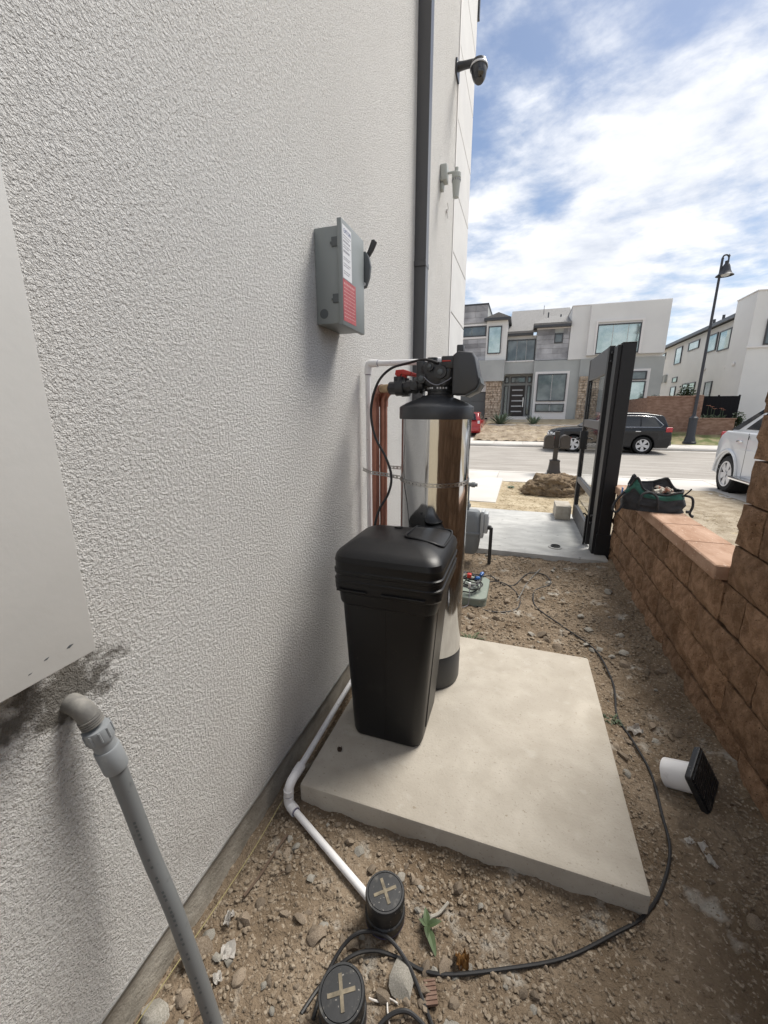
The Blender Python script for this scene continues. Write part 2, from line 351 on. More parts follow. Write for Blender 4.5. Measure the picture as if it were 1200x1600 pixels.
mat('burlap', (0.175, 0.130, 0.090), 0.98, col2=(0.265, 0.20, 0.13), cscale=9, spec=0.1, spots=[(30, 0.58, 0.72, (0.34, 0.27, 0.19))], stretch=(1, 1, 2.2), bump=[(26, 0.9, 0.05, 6), (90, 0.6, 0.012)])
mat('mailbox_bronze', (0.045, 0.036, 0.029), 0.55, bump=[(60, 0.2, 0.003)])
mat('gas_grey', (0.19, 0.205, 0.215), 0.5, bump=[(30, 0.3, 0.005)])
mat('gas_light', (0.42, 0.44, 0.45), 0.5)
mat('valve_green', (0.21, 0.245, 0.21), 0.7, spots=[(30, 0.58, 0.75, (0.36, 0.36, 0.30))])
mat('blue_plastic', (0.03, 0.12, 0.36), 0.4)
mat('bag_black', (0.014, 0.014, 0.016), 0.8, col2=(0.03, 0.03, 0.032), cscale=14, bump=[(14, 0.5, 0.02, 4), (120, 0.2, 0.002)])
mat('bag_green', (0.010, 0.060, 0.045), 0.75, col2=(0.02, 0.10, 0.075), cscale=12, bump=[(14, 0.5, 0.02, 4)])
mat('bag_stuff', (0.33, 0.14, 0.09), 0.8, col2=(0.45, 0.42, 0.36), cscale=22, cpos=(0.45, 0.5))
mat('car_black', (0.008, 0.009, 0.012), 0.25, spec=0.4, coat=0.25)
mat('car_white', (0.62, 0.635, 0.655), 0.3, spec=0.5, coat=0.8)
mat('car_red', (0.36, 0.014, 0.020), 0.28, spec=0.5, coat=0.8)
mat('car_glass', (0.014, 0.016, 0.017), 0.06, spec=0.8)
mat('tyre', (0.014, 0.014, 0.014), 0.85)
mat('alloy', (0.60, 0.60, 0.61), 0.35, metal=0.35)
mat('chrome', (0.75, 0.75, 0.76), 0.12, metal=1.0)
mat('arch_black', (0.01, 0.01, 0.01), 0.9)
mat('tail_red', (0.42, 0.015, 0.02), 0.2, coat=0.5)
mat('lamp_clear', (0.60, 0.62, 0.64), 0.15, spec=0.7)
mat('lamp_metal', (0.04, 0.042, 0.05), 0.5, spec=0.35)
mat('leaf_green', (0.050, 0.078, 0.030), 0.65, rnd=0.25)
mat('leaf_dark', (0.045, 0.075, 0.035), 0.7, rnd=0.25)
mat('agave', (0.11, 0.15, 0.10), 0.65, rnd=0.2)
mat('flower', (0.50, 0.20, 0.12), 0.6)
mat('dead_leaf', (0.30, 0.155, 0.045), 0.8, col2=(0.20, 0.10, 0.03), cscale=30)
mat('twig', (0.105, 0.072, 0.05), 0.9)
mat('string_yellow', (0.27, 0.235, 0.11), 0.85)
mat('scrap_white', (0.60, 0.575, 0.54), 0.7, col2=(0.33, 0.25, 0.2), cscale=26, cpos=(0.5, 0.7))
mat('clay_shard', (0.15, 0.09, 0.065), 0.9, col2=(0.24, 0.165, 0.13), cscale=20)
def glass_clear():
    m = bpy.data.materials.new('gate_glass'); m.use_nodes = True; t = m.node_tree; n = t.nodes; l = t.links; n.remove(n['Principled BSDF'])
    tr = n.new('ShaderNodeBsdfTransparent'); tr.inputs[0].default_value = (0.88, 0.89, 0.89, 1)
    gl = n.new('ShaderNodeBsdfGlossy'); gl.inputs['Roughness'].default_value = 0.03; fr = n.new('ShaderNodeValue'); fr.outputs[0].default_value = 0.10
    mx = n.new('ShaderNodeMixShader'); l.new(fr.outputs[0], mx.inputs[0]); l.new(tr.outputs[0], mx.inputs[1]); l.new(gl.outputs[0], mx.inputs[2]); l.new(mx.outputs[0], n['Material Output'].inputs[0]); MATS['gate_glass'] = m
glass_clear()

# ------------------------------------------------------------------ ground, road, pavements
def lerp_tab(t, x):
    if x <= t[0][0]: return t[0][1]
    for (a, b), (c, d) in zip(t, t[1:]):
        if x <= c: return b + (d - b) * (x - a) / (c - a)
    return t[-1][1]
LOT = [(-20, -0.08), (4.3, -0.08), (6.4, -0.03), (8.0, -0.08), (10.3, -0.135), (12.0, -0.16), (12.4, -0.35), (21.6, -0.35), (22.0, -0.16), (24.4, -0.12), (25.0, -0.10), (27.0, 0.42), (29.0, 0.62), (31.5, 1.0), (60, 1.1), (900, 1.1)]
DRV = [(24.3, -0.12), (26.0, -0.02), (33, 0.22), (60, 0.25)]                 # the opposite driveway
def lot(y, x=0.0): return lerp_tab(DRV, y) if (x < -1.8 and y > 24.3) else lerp_tab(LOT, y)
xs = [-900, -200, -60, -30] + [-20 + i * 0.5 for i in range(101)] + [45, 80, 200, 900]
ys = [-300, -60, -20, -8, -4, -2] + [i * 0.25 for i in range(0, 160)] + [45, 60, 100, 300, 900]
b = B(); rows = []
for y in ys:
    rows.append([b.bm.verts.new((x, y, lot(y, x) + (0.02 * fbm(x * 1.7, y * 1.7) if (6.3 < y < 10.2 or 25 < y < 32) else 0))) for x in xs])
b.skin(rows, close=False)
struct(b.obj('ground', 'straw_dirt'))
def sheet(name, x0, x1, y0, y1, zf, m, nx=2, ny=2, amp=0.0, fr=2.0, thick=0.0):
    b = B(); rows = []
    for j in range(ny + 1):
        y = y0 + (y1 - y0) * j / ny
        rows.append([b.bm.verts.new((x0 + (x1 - x0) * i / nx, y, (zf(y) if callable(zf) else zf) + amp * fbm((x0 + (x1 - x0) * i / nx) * fr, y * fr))) for i in range(nx + 1)])
    b.skin(rows, close=False); return struct(b.obj(name, m))
sheet('road', -300, 300, 12.15, 21.85, -0.222, 'asphalt', 60, 10, 0.008, 0.6)
def slab(name, x0, x1, y0, y1, z0, z1, m, bev=0.012, parent=None):
    b = B(); b.box(x0, x1, y0, y1, z0, z1, bev); return b.obj(name, m, parent)
# pavement flags with joints, kerbs
sw = struct(slab('pavement', -60, 60, 10.3, 11.88, -0.4, -0.145, 'walk_concrete'))
for i in range(24):
    slab('paving_flag', -9.4 + i * 1.22, -9.4 + i * 1.22 + 1.212, 10.31, 11.87, -0.2, -0.118 + random.uniform(-0.003, 0.003), 'walk_concrete', 0.008, sw)
struct(slab('kerb', -60, 60, 11.885, 12.1, -0.4, -0.112, 'walk_concrete', 0.02))
struct(slab('gutter', -60, 60, 12.105, 12.5, -0.4, -0.214, 'walk_concrete', 0.004))
struct(slab('kerb', -60, 60, 21.92, 22.12, -0.4, -0.10, 'walk_concrete', 0.02))
struct(slab('gutter', -60, 60, 21.5, 21.915, -0.4, -0.214, 'walk_concrete', 0.004))
sw2 = struct(slab('pavement', -60, 60, 22.125, 24.3, -0.4, -0.105, 'walk_concrete'))
for i in range(20):
    slab('paving_flag', -5 + i * 1.5, -5 + i * 1.5 + 1.49, 22.14, 24.28, -0.2, -0.088, 'walk_concrete', 0.008, sw2)
sheet('driveway', -9, -1.8, 24.32, 33.2, lambda y: lerp_tab(DRV, y) + 0.02, 'walk_concrete', 6, 20)
sheet('verge', 6.0, 40, 24.32, 27.0, lambda y: lot(y) + 0.03, 'far_grass', 90, 12, 0.03, 3.0)
sheet('bank', -1.75, 6.0, 24.6, 29.5, lambda y: lot(y) + 0.04, 'far_bank', 60, 40, 0.10, 2.4)
# neighbour's lot behind the low wall: gravel and a concrete driveway
sheet('gravel_lot', 2.0, 4.9, -2, 10.28, lambda y: lerp_tab([(0, 0.02), (4, 0.0), (8, -0.05), (10.3, -0.112)], y), 'gravel_lot', 40, 120, 0.012, 4.0)
b = B(); b.prism([(3.5, 10.28), (4.25, 9.9), (4.75, 8.9), (4.85, 7.5), (4.85, -2), (12, -2), (12, 10.28)], 'z', -0.3, -0.055, 0.0)
for v in b.bm.verts:
    if v.co.z > -0.1: v.co.z = lerp_tab([(-2, 0.06), (4, 0.03), (8.9, -0.08), (10.28, -0.115)], v.co.y)
struct(b.obj('driveway', 'walk_concrete'))
struct(slab('walkway', -3.0, 0.52, 7.4, 10.28, -0.3, -0.045, 'walk_concrete'))
# side yard dirt, fine relief
def gh(x, y):
    h = 0.012 * fbm(x * 2.2, y * 2.2, 1.3) + 0.011 * fbm(x * 7, y * 7, 4.0) + 0.0075 * fbm(x * 22, y * 22, 9.0, 4)
    dx_ = max(0.115 - x, 0, x - 1.345); dy_ = max(1.125 - y, 0, y - 2.435); ds_ = math.hypot(dx_, dy_)
    if ds_ < 0.09: h += 0.028 * (1 - ds_ / 0.09) * (0.8 + 0.5 * fbm(x * 3, y * 3, 2.0))
    if x > 1.55: h += 0.05 * min(1, (x - 1.55) / 0.3)
    if y > 3.2: h += 0.02 * min(1, (y - 3.2) / 0.8)
    if x < 0.12: h -= 0.02 * (0.12 - x) / 0.12
    return h
b = B(); rows = []; nx, ny = 150, 400
for j in range(ny + 1):
    y = -0.7 + 5.15 * j / ny
    rows.append([b.bm.verts.new((-0.02 + 1.92 * i / nx, y, gh(-0.02 + 1.92 * i / nx, y))) for i in range(nx + 1)])
b.skin(rows, close=False); struct(b.obj('dirt_yard', 'dirt', angle=80))

# ------------------------------------------------------------------ the house at the left
house = thing('stucco_house', 'off-white stucco house wall rising along the left side', 'house', (0, 0, 0))
b = B(); b.box(-0.3, 0.0, -1.6, 4.84, 0.124, 7.6); b.obj('wall', 'stucco', house)
b = B(); b.box(-6, -0.31, -1.6, 5.9, 0.0, 7.4); b.obj('inner_wall', 'smooth_stucco', house)
b = B(); b.box(-0.3, -0.006, -1.6, 6.0, -0.3, 0.1235); b.obj('foundation', 'foundation', house)
b = B(); b.prism([(-0.02, 0.121), (0.006, 0.119), (0.004, 0.1235), (-0.02, 0.1238)], 'y', -1.6, 4.84); b.obj('weep_screed', 'galvanised', house)
b = B(); b.box(-0.3, -0.02, 4.86, 5.98, 0.124, 7.58); b.obj('backing_wall', 'mortar', house)
for k in range(13):
    z0 = 0.25 + k * 0.60; b = B(); b.box(-0.2, 0.0, 4.885, 6.0, z0 if k else 0.126, z0 + 0.588, 0.004, 1); b.obj('panel', 'panel_stucco', house)
b = B(); b.box(-0.1, 0.008, 4.845, 4.88, 0.124, 7.6); b.obj('corner_bead', 'white_trim', house)
b = B(); b.box(-0.35, 0.02, 6.004, 6.06, 6.02, 7.7); b.obj('fascia', 'dark_trim', house)
b = B(); b.prism([(0.0, 3.262), (0.088, 3.262), (0.088, 3.345), (0.0, 3.345)][0:4], 'z', 0.30, 7.6, 0.0)
ds = tag(center_origin(b.obj('downspout', 'downspout_paint')), 'dark grey square downspout running up the stucco wall behind the softener', 'downspout')
for z in (0.9, 2.6, 4.4, 6.2):
    b = B(); b.box(-0.001, 0.091, 3.25, 3.357, z, z + 0.035, 0.002, 1); b.obj('clip', 'downspout_paint', ds)
b = B(); b.prism([(3.262, 0.31), (3.345, 0.31), (3.345, 0.16), (3.30, 0.08), (3.262, 0.16)], 'x', 0.012, 0.11, 0.006); b.obj('outlet', 'downspout_paint', ds)

# ------------------------------------------------------------------ block garden walls at the right
def block_mesh(name, ly, lz, seed, depth=0.19, rough=0.020, nyy=7, nzz=4):
    """Split-face block, face towards -x, origin at face bottom corner."""
    b = B(); rows = []; r = random.Random(seed)
    for k in range(nzz + 1):
        row = []
        for i in range(nyy + 1):
            e = min(i, nyy - i, k, nzz - k)
            dx = -rough * (0.35 + 1.1 * fbm(i * 0.7 + seed * 7, k * 0.8 + seed * 3, seed)) if e else 0.007 + r.uniform(0, 0.007)
            row.append(b.bm.verts.new((dx, ly * i / nyy, lz * k / nzz)))
        rows.append(row)
    b.skin(rows, close=False)
    per = rows[0] + [rw[-1] for rw in rows[1:]] + rows[-1][-2::-1] + [rw[0] for rw in rows[-2:0:-1]]
    bk = [b.bm.verts.new((depth, v.co.y, v.co.z)) for v in per]
    b.skin([per, bk], True, False); b.bm.faces.new(bk)
    bmesh.ops.recalc_face_normals(b.bm, faces=b.bm.faces)
    me = bpy.data.meshes.new(name); b.bm.to_mesh(me); b.bm.free(); me.materials.append(MATS['split_block'])
    me.polygons.foreach_set('use_smooth', [True] * len(me.polygons)); me.set_sharp_from_angle(angle=R(50)); return me
FULL = [block_mesh('block', 0.387, 0.191, s) for s in range(6)]
HALF = [block_mesh('block', 0.187, 0.191, 20 + s, nyy=4) for s in range(3)]
def block_wall(root, xf, y0, y1, z0, courses, off=0):
    for c in range(courses):
        y = y1; first = (c + off) % 2
        while y > y0 + 0.02:
            ln = 0.2 if first else 0.4; first = 0
            me = random.choice(HALF if ln == 0.2 else FULL)
            o = bpy.data.objects.new('block', me); COL.objects.link(o); o.parent = root
            o.location = Vector((xf + random.uniform(-0.004, 0.004), y - ln + 0.0065, z0 + c * 0.2 + 0.0045)) - root.location
            y -= ln
lw = thing('low_block_wall', 'low brown split-face block wall with a flat cap beside the gate', 'wall', (1.93, 3.4, 0))
b = B(); b.box(1.90, 2.0, 2.26, 4.62, -0.2, 0.735); b.obj('mortar_core', 'mortar', lw)
block_wall(lw, 1.838, 2.25, 4.64, -0.06, 4, 1)
yy = 2.262
for k, ln in enumerate((0.41, 0.40, 0.61, 0.50, 0.45)):
    b = B(); b.box(1.805, 2.04, yy, min(yy + ln - 0.006, 4.62), 0.746, 0.822, 0.006, 1); b.obj('cap_stone', 'cap_stone', lw); yy += ln
hw = thing('tall_block_wall', 'tall brown split-face block wall at the right edge nearest the camera', 'wall', (1.93, 0.8, 0))
b = B(); b.box(1.90, 2.0, -1.6, 2.24, -0.2, 2.1); b.obj('mortar_core', 'mortar', hw)
block_wall(hw, 1.846, -1.6, 2.25, -0.06, 11, 0)

# ------------------------------------------------------------------ concrete slabs in the yard
b = B(); b.box(0.115, 1.345, 1.125, 2.435, -0.12, 0.1, 0.012, 2)
sl = tag(center_origin(b.obj('equipment_slab', 'slab_concrete')), 'tan concrete equipment slab under the softener tank', 'slab')
b = B(); b.box(0.05, 1.80, 4.36, 6.35, -0.2, 0.075, 0.01, 2)
pd = tag(center_origin(b.obj('gate_slab', 'pad_concrete')), 'rough grey concrete landing slab at the open gate', 'slab')
fl = B(); fl.lathe([(0.042, 0.0), (0.07, 0.0), (0.075, 0.006), (0.06, 0.012), (0.05, 0.008), (0.045, 0.004)], (1.318, 4.66, 0.076), n=28, cap=False)
dr = thing('floor_drain', 'open round drain pipe end set into the grey landing slab', 'drain', (1.318, 4.66, 0.076))
fl.obj('collar', 'pad_concrete', dr)
b = B(); b.cyl((1.318, 4.66, 0.0765), (1.318, 4.66, 0.078), 0.044, n=24); b.obj('dark_disc', 'arch_black', dr)  # flat black disc, painted shade for the inside of the pipe
b = B(); b.lathe([(0.043, 0.0), (0.05, 0.0), (0.05, 0.02), (0.043, 0.02)], (1.318, 4.66, 0.077), n=24, cap=False); b.obj('pipe_rim', 'cleanout_black', dr)
b = B(); b.box(1.40, 1.60, 5.95, 6.34, 0.077, 0.27, 0.008, 2)
tag(center_origin(b.obj('concrete_block', 'cinder')), 'tan concrete block propping the open gate on the slab', 'block')
# ------------------------------------------------------------------ things on the house wall
def pt_M(loc, rx=0.0, ry=0.0, rz=0.0): return Matrix.Translation(loc) @ Matrix.Rotation(rz, 4, 'Z') @ Matrix.Rotation(ry, 4, 'Y') @ Matrix.Rotation(rx, 4, 'X')
FACE_X = Matrix(((0, 0, 1, 0), (1, 0, 0, 0), (0, 1, 0, 0), (0, 0, 0, 1)))     # text lying in the plane x = const, read from +x
cb = thing('utility_cabinet', 'large off-white painted metal utility cabinet at the left edge above the grey conduit', 'cabinet', (0.05, 0.0, 1.1))
b = B(); b.box(0.001, 0.088, -0.62, 0.476, 1.104, 2.4, 0.004, 2); b.obj('case', 'cabinet_paint', cb)
b = B(); b.box(0.0885, 0.10, -0.63, 0.481, 1.10, 2.41, 0.003, 2); b.obj('door', 'cabinet_paint', cb)
for y, z, a in ((0.398, 1.133, 0.9), (0.436, 1.134, 1.6), (0.372, 1.122, 0.4)):
    b = B(); b.prism([(y - 0.005, z - 0.001), (y, z - 0.0015 * a), (y + 0.005 * a, z + 0.002), (y + 0.001, z + 0.002 * a), (y - 0.003, z + 0.001)], 'x', 0.0995, 0.1003); b.obj('paint_chip', 'grey_enamel_dark', cb)

cd = thing('electrical_conduit', 'grey flexible conduit bending from the wall under the cabinet into the dirt', 'conduit', (0.05, 0.47, 0))
el = B(); el.tube([(-0.03, 0.474, 0.957), (0.008, 0.475, 0.957), (0.028, 0.477, 0.948), (0.038, 0.480, 0.928)], 0.0205, 16); el.obj('elbow', 'steel_dirty', cd)
path = [(0.038, 0.480, 0.928), (0.047, 0.486, 0.892), (0.054, 0.493, 0.842), (0.060, 0.500, 0.79), (0.074, 0.507, 0.68), (0.100, 0.512, 0.53), (0.140, 0.514, 0.38), (0.185, 0.513, 0.18), (0.222, 0.512, -0.02), (0.24, 0.512, -0.12)]
V = [Vector(p) for p in path]
for i in range(4):
    p = V[0].lerp(V[1], -0.05 + i * 0.13); d = (V[1] - V[0]).normalized()
    b = B(); b.lathe([(0.0184, 0), (0.0223, 0.001), (0.0223, 0.004), (0.0184, 0.0055)], p, d, 24); b.obj('thread_ring', 'steel_dirty', cd)
d1 = (V[2] - V[1]).normalized()
b = B(); b.lathe([(0.0189, 0), (0.0251, 0.001), (0.0263, 0.006), (0.0263, 0.03), (0.0245, 0.036), (0.0189, 0.037)], V[1] - d1 * 0.012, d1, 28); nut = b.obj('gland_nut', 'grey_fitting', cd)
for k in range(10):
    a = k / 10 * 2 * pi; u = d1.orthogonal().normalized(); w = d1.cross(u); q = V[1] + d1 * 0.003 + (u * cos(a) + w * sin(a)) * 0.0264
    g = B(); g.cyl(q - d1 * 0.012, q + d1 * 0.012, 0.0022, n=5); g.obj('grip_rib', 'grey_fitting', nut)
b = B(); b.lathe([(0.0184, 0), (0.0215, 0.0), (0.0215, 0.03), (0.0184, 0.03)], V[1] + d1 * 0.026, d1, 28); b.obj('collar', 'grey_fitting', cd)
d2 = (V[3] - V[2]).normalized()
b = B(); b.lathe([(0.0189, 0), (0.0233, 0.0), (0.0248, 0.003), (0.0248, 0.058), (0.0235, 0.062), (0.0184, 0.062)], V[2] - d2 * 0.006, d2, 28); b.obj('coupling', 'grey_fitting', cd)
b = B(); b.tube(V[3:], 0.0188, 20); hose = b.obj('hose', 'grey_conduit', cd)
pr = catmull(path[4:9], 14); b = B()
for i in range(2, len(pr) - 6, 1):      # worn print marks along the hose, too faint to read
    if random.random() < 0.35: continue
    d = (pr[i + 1] - pr[i - 1]).normalized(); side = d.cross(Vector((0.55, -0.62, 0.2))).normalized(); nrm = side.cross(d).normalized()
    if nrm.dot(Vector((0.6, -0.5, 0.4))) < 0: nrm = -nrm
    c = pr[i] + nrm * 0.0186; h = 0.0026
    q = [c - side * h - d * 0.003, c + side * h - d * 0.003, c + side * h + d * 0.0035, c - side * h + d * 0.0035]
    vs = [b.bm.verts.new(p + nrm * 0.0004) for p in q]; b.bm.faces.new(vs)
stuff(b.obj('worn_print', 'grey_enamel_dark', hose))

dx = thing('disconnect_switch', 'grey metal electrical disconnect box with white and red labels on the stucco', 'switch box', (0.05, 1.77, 1.9))
b = B(); b.box(0.0, 0.103, 1.655, 1.885, 1.905, 2.262, 0.004, 2); body = b.obj('case', 'grey_enamel', dx)
b = B(); b.box(0.1035, 0.124, 1.648, 1.892, 1.897, 2.285, 0.004, 2); b.box(0.085, 0.1035, 1.75, 1.80, 2.262, 2.268); lid = b.obj('cover', 'grey_enamel', dx)
for z in (2.21, 2.005):
    b = B(); b.box(0.078, 0.106, 1.6505, 1.6548, z - 0.022, z + 0.012, 0.001, 1); b.box(0.072, 0.080, 1.6515, 1.6548, z - 0.012, z - 0.004); b.obj('hinge', 'grey_enamel_dark', body)
b = B(); b.lathe([(0.017, 0), (0.019, 0.0006), (0.017, 0.0012), (0.013, 0.0006), (0.008, 0.0012), (0.0, 0.0012)], (0.035, 1.6548, 1.945), (0, -1, 0), 24); b.obj('knockout', 'grey_enamel_dark', body)
b = B(); b.box(0.1243, 0.1249, 1.655, 1.745, 2.075, 2.265); lb = b.obj('label', 'label_white', dx); lb['label'] = 'white rating label'
text_mesh('EATON', 0.021, Matrix.Translation((0.1251, 1.668, 2.240)) @ FACE_X, 'lettering', 'print_blue', lb)
b = B()
for z, w, h in ((2.228, 0.07, 0.003), (2.219, 0.055, 0.003), (2.206, 0.06, 0.006), (2.194, 0.068, 0.003), (2.186, 0.05, 0.003), (2.170, 0.062, 0.008), (2.150, 0.066, 0.003), (2.143, 0.058, 0.003), (2.128, 0.064, 0.003), (2.120, 0.05, 0.003), (2.100, 0.064, 0.003), (2.092, 0.045, 0.003)):
    x = 1.663
    while x < 1.663 + w:
        l_ = random.uniform(0.004, 0.012); b.box(0.1250, 0.1252, x, x + l_, z, z + h); x += l_ + 0.003
stuff(b.obj('fine_print', 'print_grey', lb))
b = B(); b.box(0.1243, 0.1249, 1.652, 1.785, 1.915, 2.071); lr = b.obj('warning_label', 'label_red', dx); lr['label'] = 'faded red warning label'
b = B()
for k in range(10):
    z = 2.052 - k * 0.0135; x = 1.66
    while x < 1.772: l_ = random.uniform(0.006, 0.018); b.box(0.1250, 0.1252, x, min(x + l_, 1.775), z, z + (0.008 if k == 0 else 0.004)); x += l_ + 0.004
stuff(b.obj('fine_print', 'print_pale', lr))
b = B(); b.prism([(0.105, 2.245), (0.125, 2.25), (0.142, 2.225), (0.149, 2.185), (0.142, 2.14), (0.126, 2.104), (0.112, 2.10), (0.108, 2.14)], 'y', 1.905, 1.925, 0.003); hp = b.obj('handle_plate', 'grey_enamel_dark', dx)
b = B(); b.prism([(0.105, 2.225), (0.122, 2.222), (0.152, 2.262), (0.168, 2.292), (0.160, 2.302), (0.146, 2.302), (0.128, 2.262)], 'y', 1.93, 1.95, 0.004); b.obj('lever', 'black_valve', dx)
b = B(); b.lathe([(0.008, 0), (0.008, 0.0008)], (0.119, 1.904, 2.115), (0, -1, 0), 12); b.obj('lock_hole', 'label_white', hp)

sc = thing('security_camera', 'black turret security camera on an arm high on the wall', 'camera', (0.1, 4.8, 4.7))
b = B(); b.loft([(0.0, 0, 0, 0.05, 0.07, 0.02), (0.012, 0, 0, 0.05, 0.07, 0.02)]); bmesh.ops.transform(b.bm, matrix=Matrix.Translation((0.0, 4.76, 4.73)) @ Matrix.Rotation(pi / 2, 4, 'Y') @ Matrix.Scale(1.25, 4), verts=b.bm.verts); b.obj('wall_plate', 'camera_plastic', sc)
b = B(); b.tube([(0.01, 4.76, 4.76), (0.07, 4.76, 4.76), (0.14, 4.755, 4.755), (0.19, 4.75, 4.74)], lambda t: 0.040 - 0.008 * sin(t * pi), 16); b.obj('arm', 'camera_plastic', sc)
b = B(); b.lathe([(0.0, 0.085), (0.045, 0.078), (0.072, 0.055), (0.080, 0.02), (0.080, 0.0), (0.074, -0.006)], (0.215, 4.73, 4.68), (-0.05, 0.1, 1), 28); b.obj('dome_cap', 'camera_plastic', sc)
b = B(); b.lathe([(0.082, 0.0), (0.084, 0.004), (0.084, 0.014), (0.082, 0.018)], (0.215, 4.73, 4.685), (-0.05, 0.1, 1), 28, False); b.obj('trim_ring', 'alloy', sc)
b = B(); b.lathe([(0.072, 0.0), (0.070, -0.04), (0.058, -0.09), (0.040, -0.118), (0.0, -0.12)], (0.215, 4.725, 4.68), (-0.12, 0.25, 1), 28); bl = b.obj('eyeball', 'camera_plastic', sc)
b = B(); b.lathe([(0.034, 0), (0.034, 0.01), (0.028, 0.013), (0.0, 0.012)], (0.235, 4.655, 4.605), (0.15, -0.9, -0.35), 20); b.obj('lens', 'lens_glass', bl)

ws = thing('wall_sensor', 'small pale grey outdoor sensor hanging from a wall bracket below the camera', 'sensor', (0.08, 4.15, 3.5))
b = B(); b.box(0.0, 0.062, 4.10, 4.20, 3.53, 3.66, 0.012, 3); b.box(0.0, 0.03, 4.12, 4.18, 3.47, 3.53, 0.008, 2); b.obj('junction_box', 'sensor_plastic', ws)
b = B(); b.cyl((0.06, 4.15, 3.60), (0.14, 4.15, 3.60), 0.010, n=10); b.cyl((0.14, 4.15, 3.57), (0.14, 4.15, 3.63), 0.016, n=12); b.obj('bracket', 'sensor_plastic', ws)
b = B(); b.lathe([(0.034, 3.545), (0.040, 3.55), (0.040, 3.585), (0.030, 3.592), (0.0, 3.595)], (0.14, 4.15, 0), n=20); b.obj('cap', 'sensor_plastic', ws)
b = B(); b.lathe([(0.022, 3.40), (0.026, 3.402), (0.035, 3.51), (0.038, 3.52), (0.038, 3.544), (0.034, 3.544)], (0.14, 4.15, 0), n=20); bd = b.obj('body', 'sensor_plastic', ws)
for k in range(12):
    a = k * pi / 6; g = B(); g.box(-0.004, 0.004, -0.002, 0.002, -0.008, 0.008, M=Matrix.Translation((0.14 + 0.0385 * cos(a), 4.15 + 0.0385 * sin(a), 3.532)) @ Matrix.Rotation(a + pi / 2, 4, 'Z')); g.obj('slot', 'print_grey', bd)
b = B(); b.tube([(0.01, 4.44, 3.50), (0.02, 4.45, 3.46), (0.012, 4.45, 3.42), (0.02, 4.45, 3.37)], 0.005, 6); b.box(0, 0.016, 4.44, 4.47, 3.425, 3.45, 0.003, 1)
tag(center_origin(b.obj('cable_stub', 'white_trim')), 'short loose cable end poking out of the stucco below the sensor', 'cable')

# ------------------------------------------------------------------ water softener
TX, TY = 0.452, 2.0
ws = thing('water_softener', 'stainless steel water softener tank with black valve head on the slab', 'water softener', (TX, TY, 0.1))
b = B(); b.lathe([(0.150, 0.1005), (0.166, 0.104), (0.170, 0.115), (0.171, 0.285), (0.168, 0.29)], (TX, TY, 0), n=64); b.obj('base_boot', 'black_cover', ws)
b = B(); b.lathe([(0.160, 0.29), (0.170, 0.2905), (0.1705, 0.30), (0.1705, 1.52), (0.165, 1.525)], (TX, TY, 0), n=96); jk = b.obj('jacket', 'stainless', ws)
b = B(); b.lathe([(0.160, 1.515), (0.178, 1.515), (0.1795, 1.520), (0.1795, 1.568), (0.176, 1.574), (0.150, 1.588), (0.105, 1.607), (0.075, 1.618), (0.070, 1.624), (0.0, 1.626)], (TX, TY, 0), n=64); b.obj('top_cap', 'black_cover', ws)
HX = TX + 0.02
b = B(); b.lathe([(0.062, 1.61), (0.066, 1.612), (0.066, 1.626), (0.060, 1.63), (0.060, 1.642), (0.064, 1.644), (0.064, 1.668), (0.058, 1.672)], (TX + 0.015, TY, 0), n=40); nk = b.obj('tank_neck', 'black_valve', ws)
for k in range(9):
    a = R(-150 + k * 12); g = B()
    if k in (4,): continue
    g.box(-0.004, 0.004, -0.0006, 0.0006, -0.004, 0.004, M=Matrix.Translation((TX + 0.015 + 0.0645 * cos(a), TY + 0.0645 * sin(a), 1.657)) @ Matrix.Rotation(a + pi / 2, 4, 'Z')); g.obj('collar_mark', 'label_white', nk)
vb = B()
vb.loft([(1.665, TX + 0.01, TY, 0.060, 0.062, 0.03), (1.69, TX + 0.01, TY, 0.075, 0.072, 0.025), (1.755, TX + 0.01, TY, 0.078, 0.070, 0.02), (1.77, TX + 0.01, TY, 0.070, 0.06, 0.02)])
vb.cyl((TX - 0.06, TY - 0.03, 1.70), (TX - 0.06, TY - 0.085, 1.70), 0.022, n=16); vb.cyl((TX + 0.03, TY - 0.05, 1.725), (TX + 0.03, TY - 0.092, 1.725), 0.028, n=18); vb.cyl((TX + 0.045, TY - 0.05, 1.68), (TX + 0.045, TY - 0.085, 1.68), 0.014, n=12)
vb.cyl((TX - 0.02, TY - 0.05, 1.75), (TX - 0.02, TY - 0.09, 1.75), 0.018, n=14); vb.box(TX - 0.09, TX - 0.05, TY - 0.06, TY + 0.06, 1.70, 1.78, 0.006, 2)
vb.box(TX + 0.03, TX + 0.09, TY - 0.075, TY + 0.075, 1.74, 1.795, 0.006, 2); vb.cyl((TX - 0.03, TY + 0.02, 1.76), (TX - 0.03, TY + 0.02, 1.80), 0.025, n=14)
val = vb.obj('valve_body', 'black_valve', ws)
for x, z, r in ((TX + 0.03, 1.725, 0.012), (TX - 0.02, 1.75, 0.008), (TX - 0.06, 1.70, 0.011)):
    g = B(); g.lathe([(r, 0), (r * 1.2, 0.003), (r * 0.6, 0.006), (0, 0.006)], (x, TY - 0.085 if x < TX - 0.05 else TY - 0.092, z), (0, -1, 0), 6); g.obj('bolt', 'grey_enamel_dark', val)
b = B(); b.box(TX + 0.035, TX + 0.075, TY - 0.078, TY - 0.074, 1.770, 1.776, 0.001, 1); b.obj('red_clip', 'red_plastic', val)
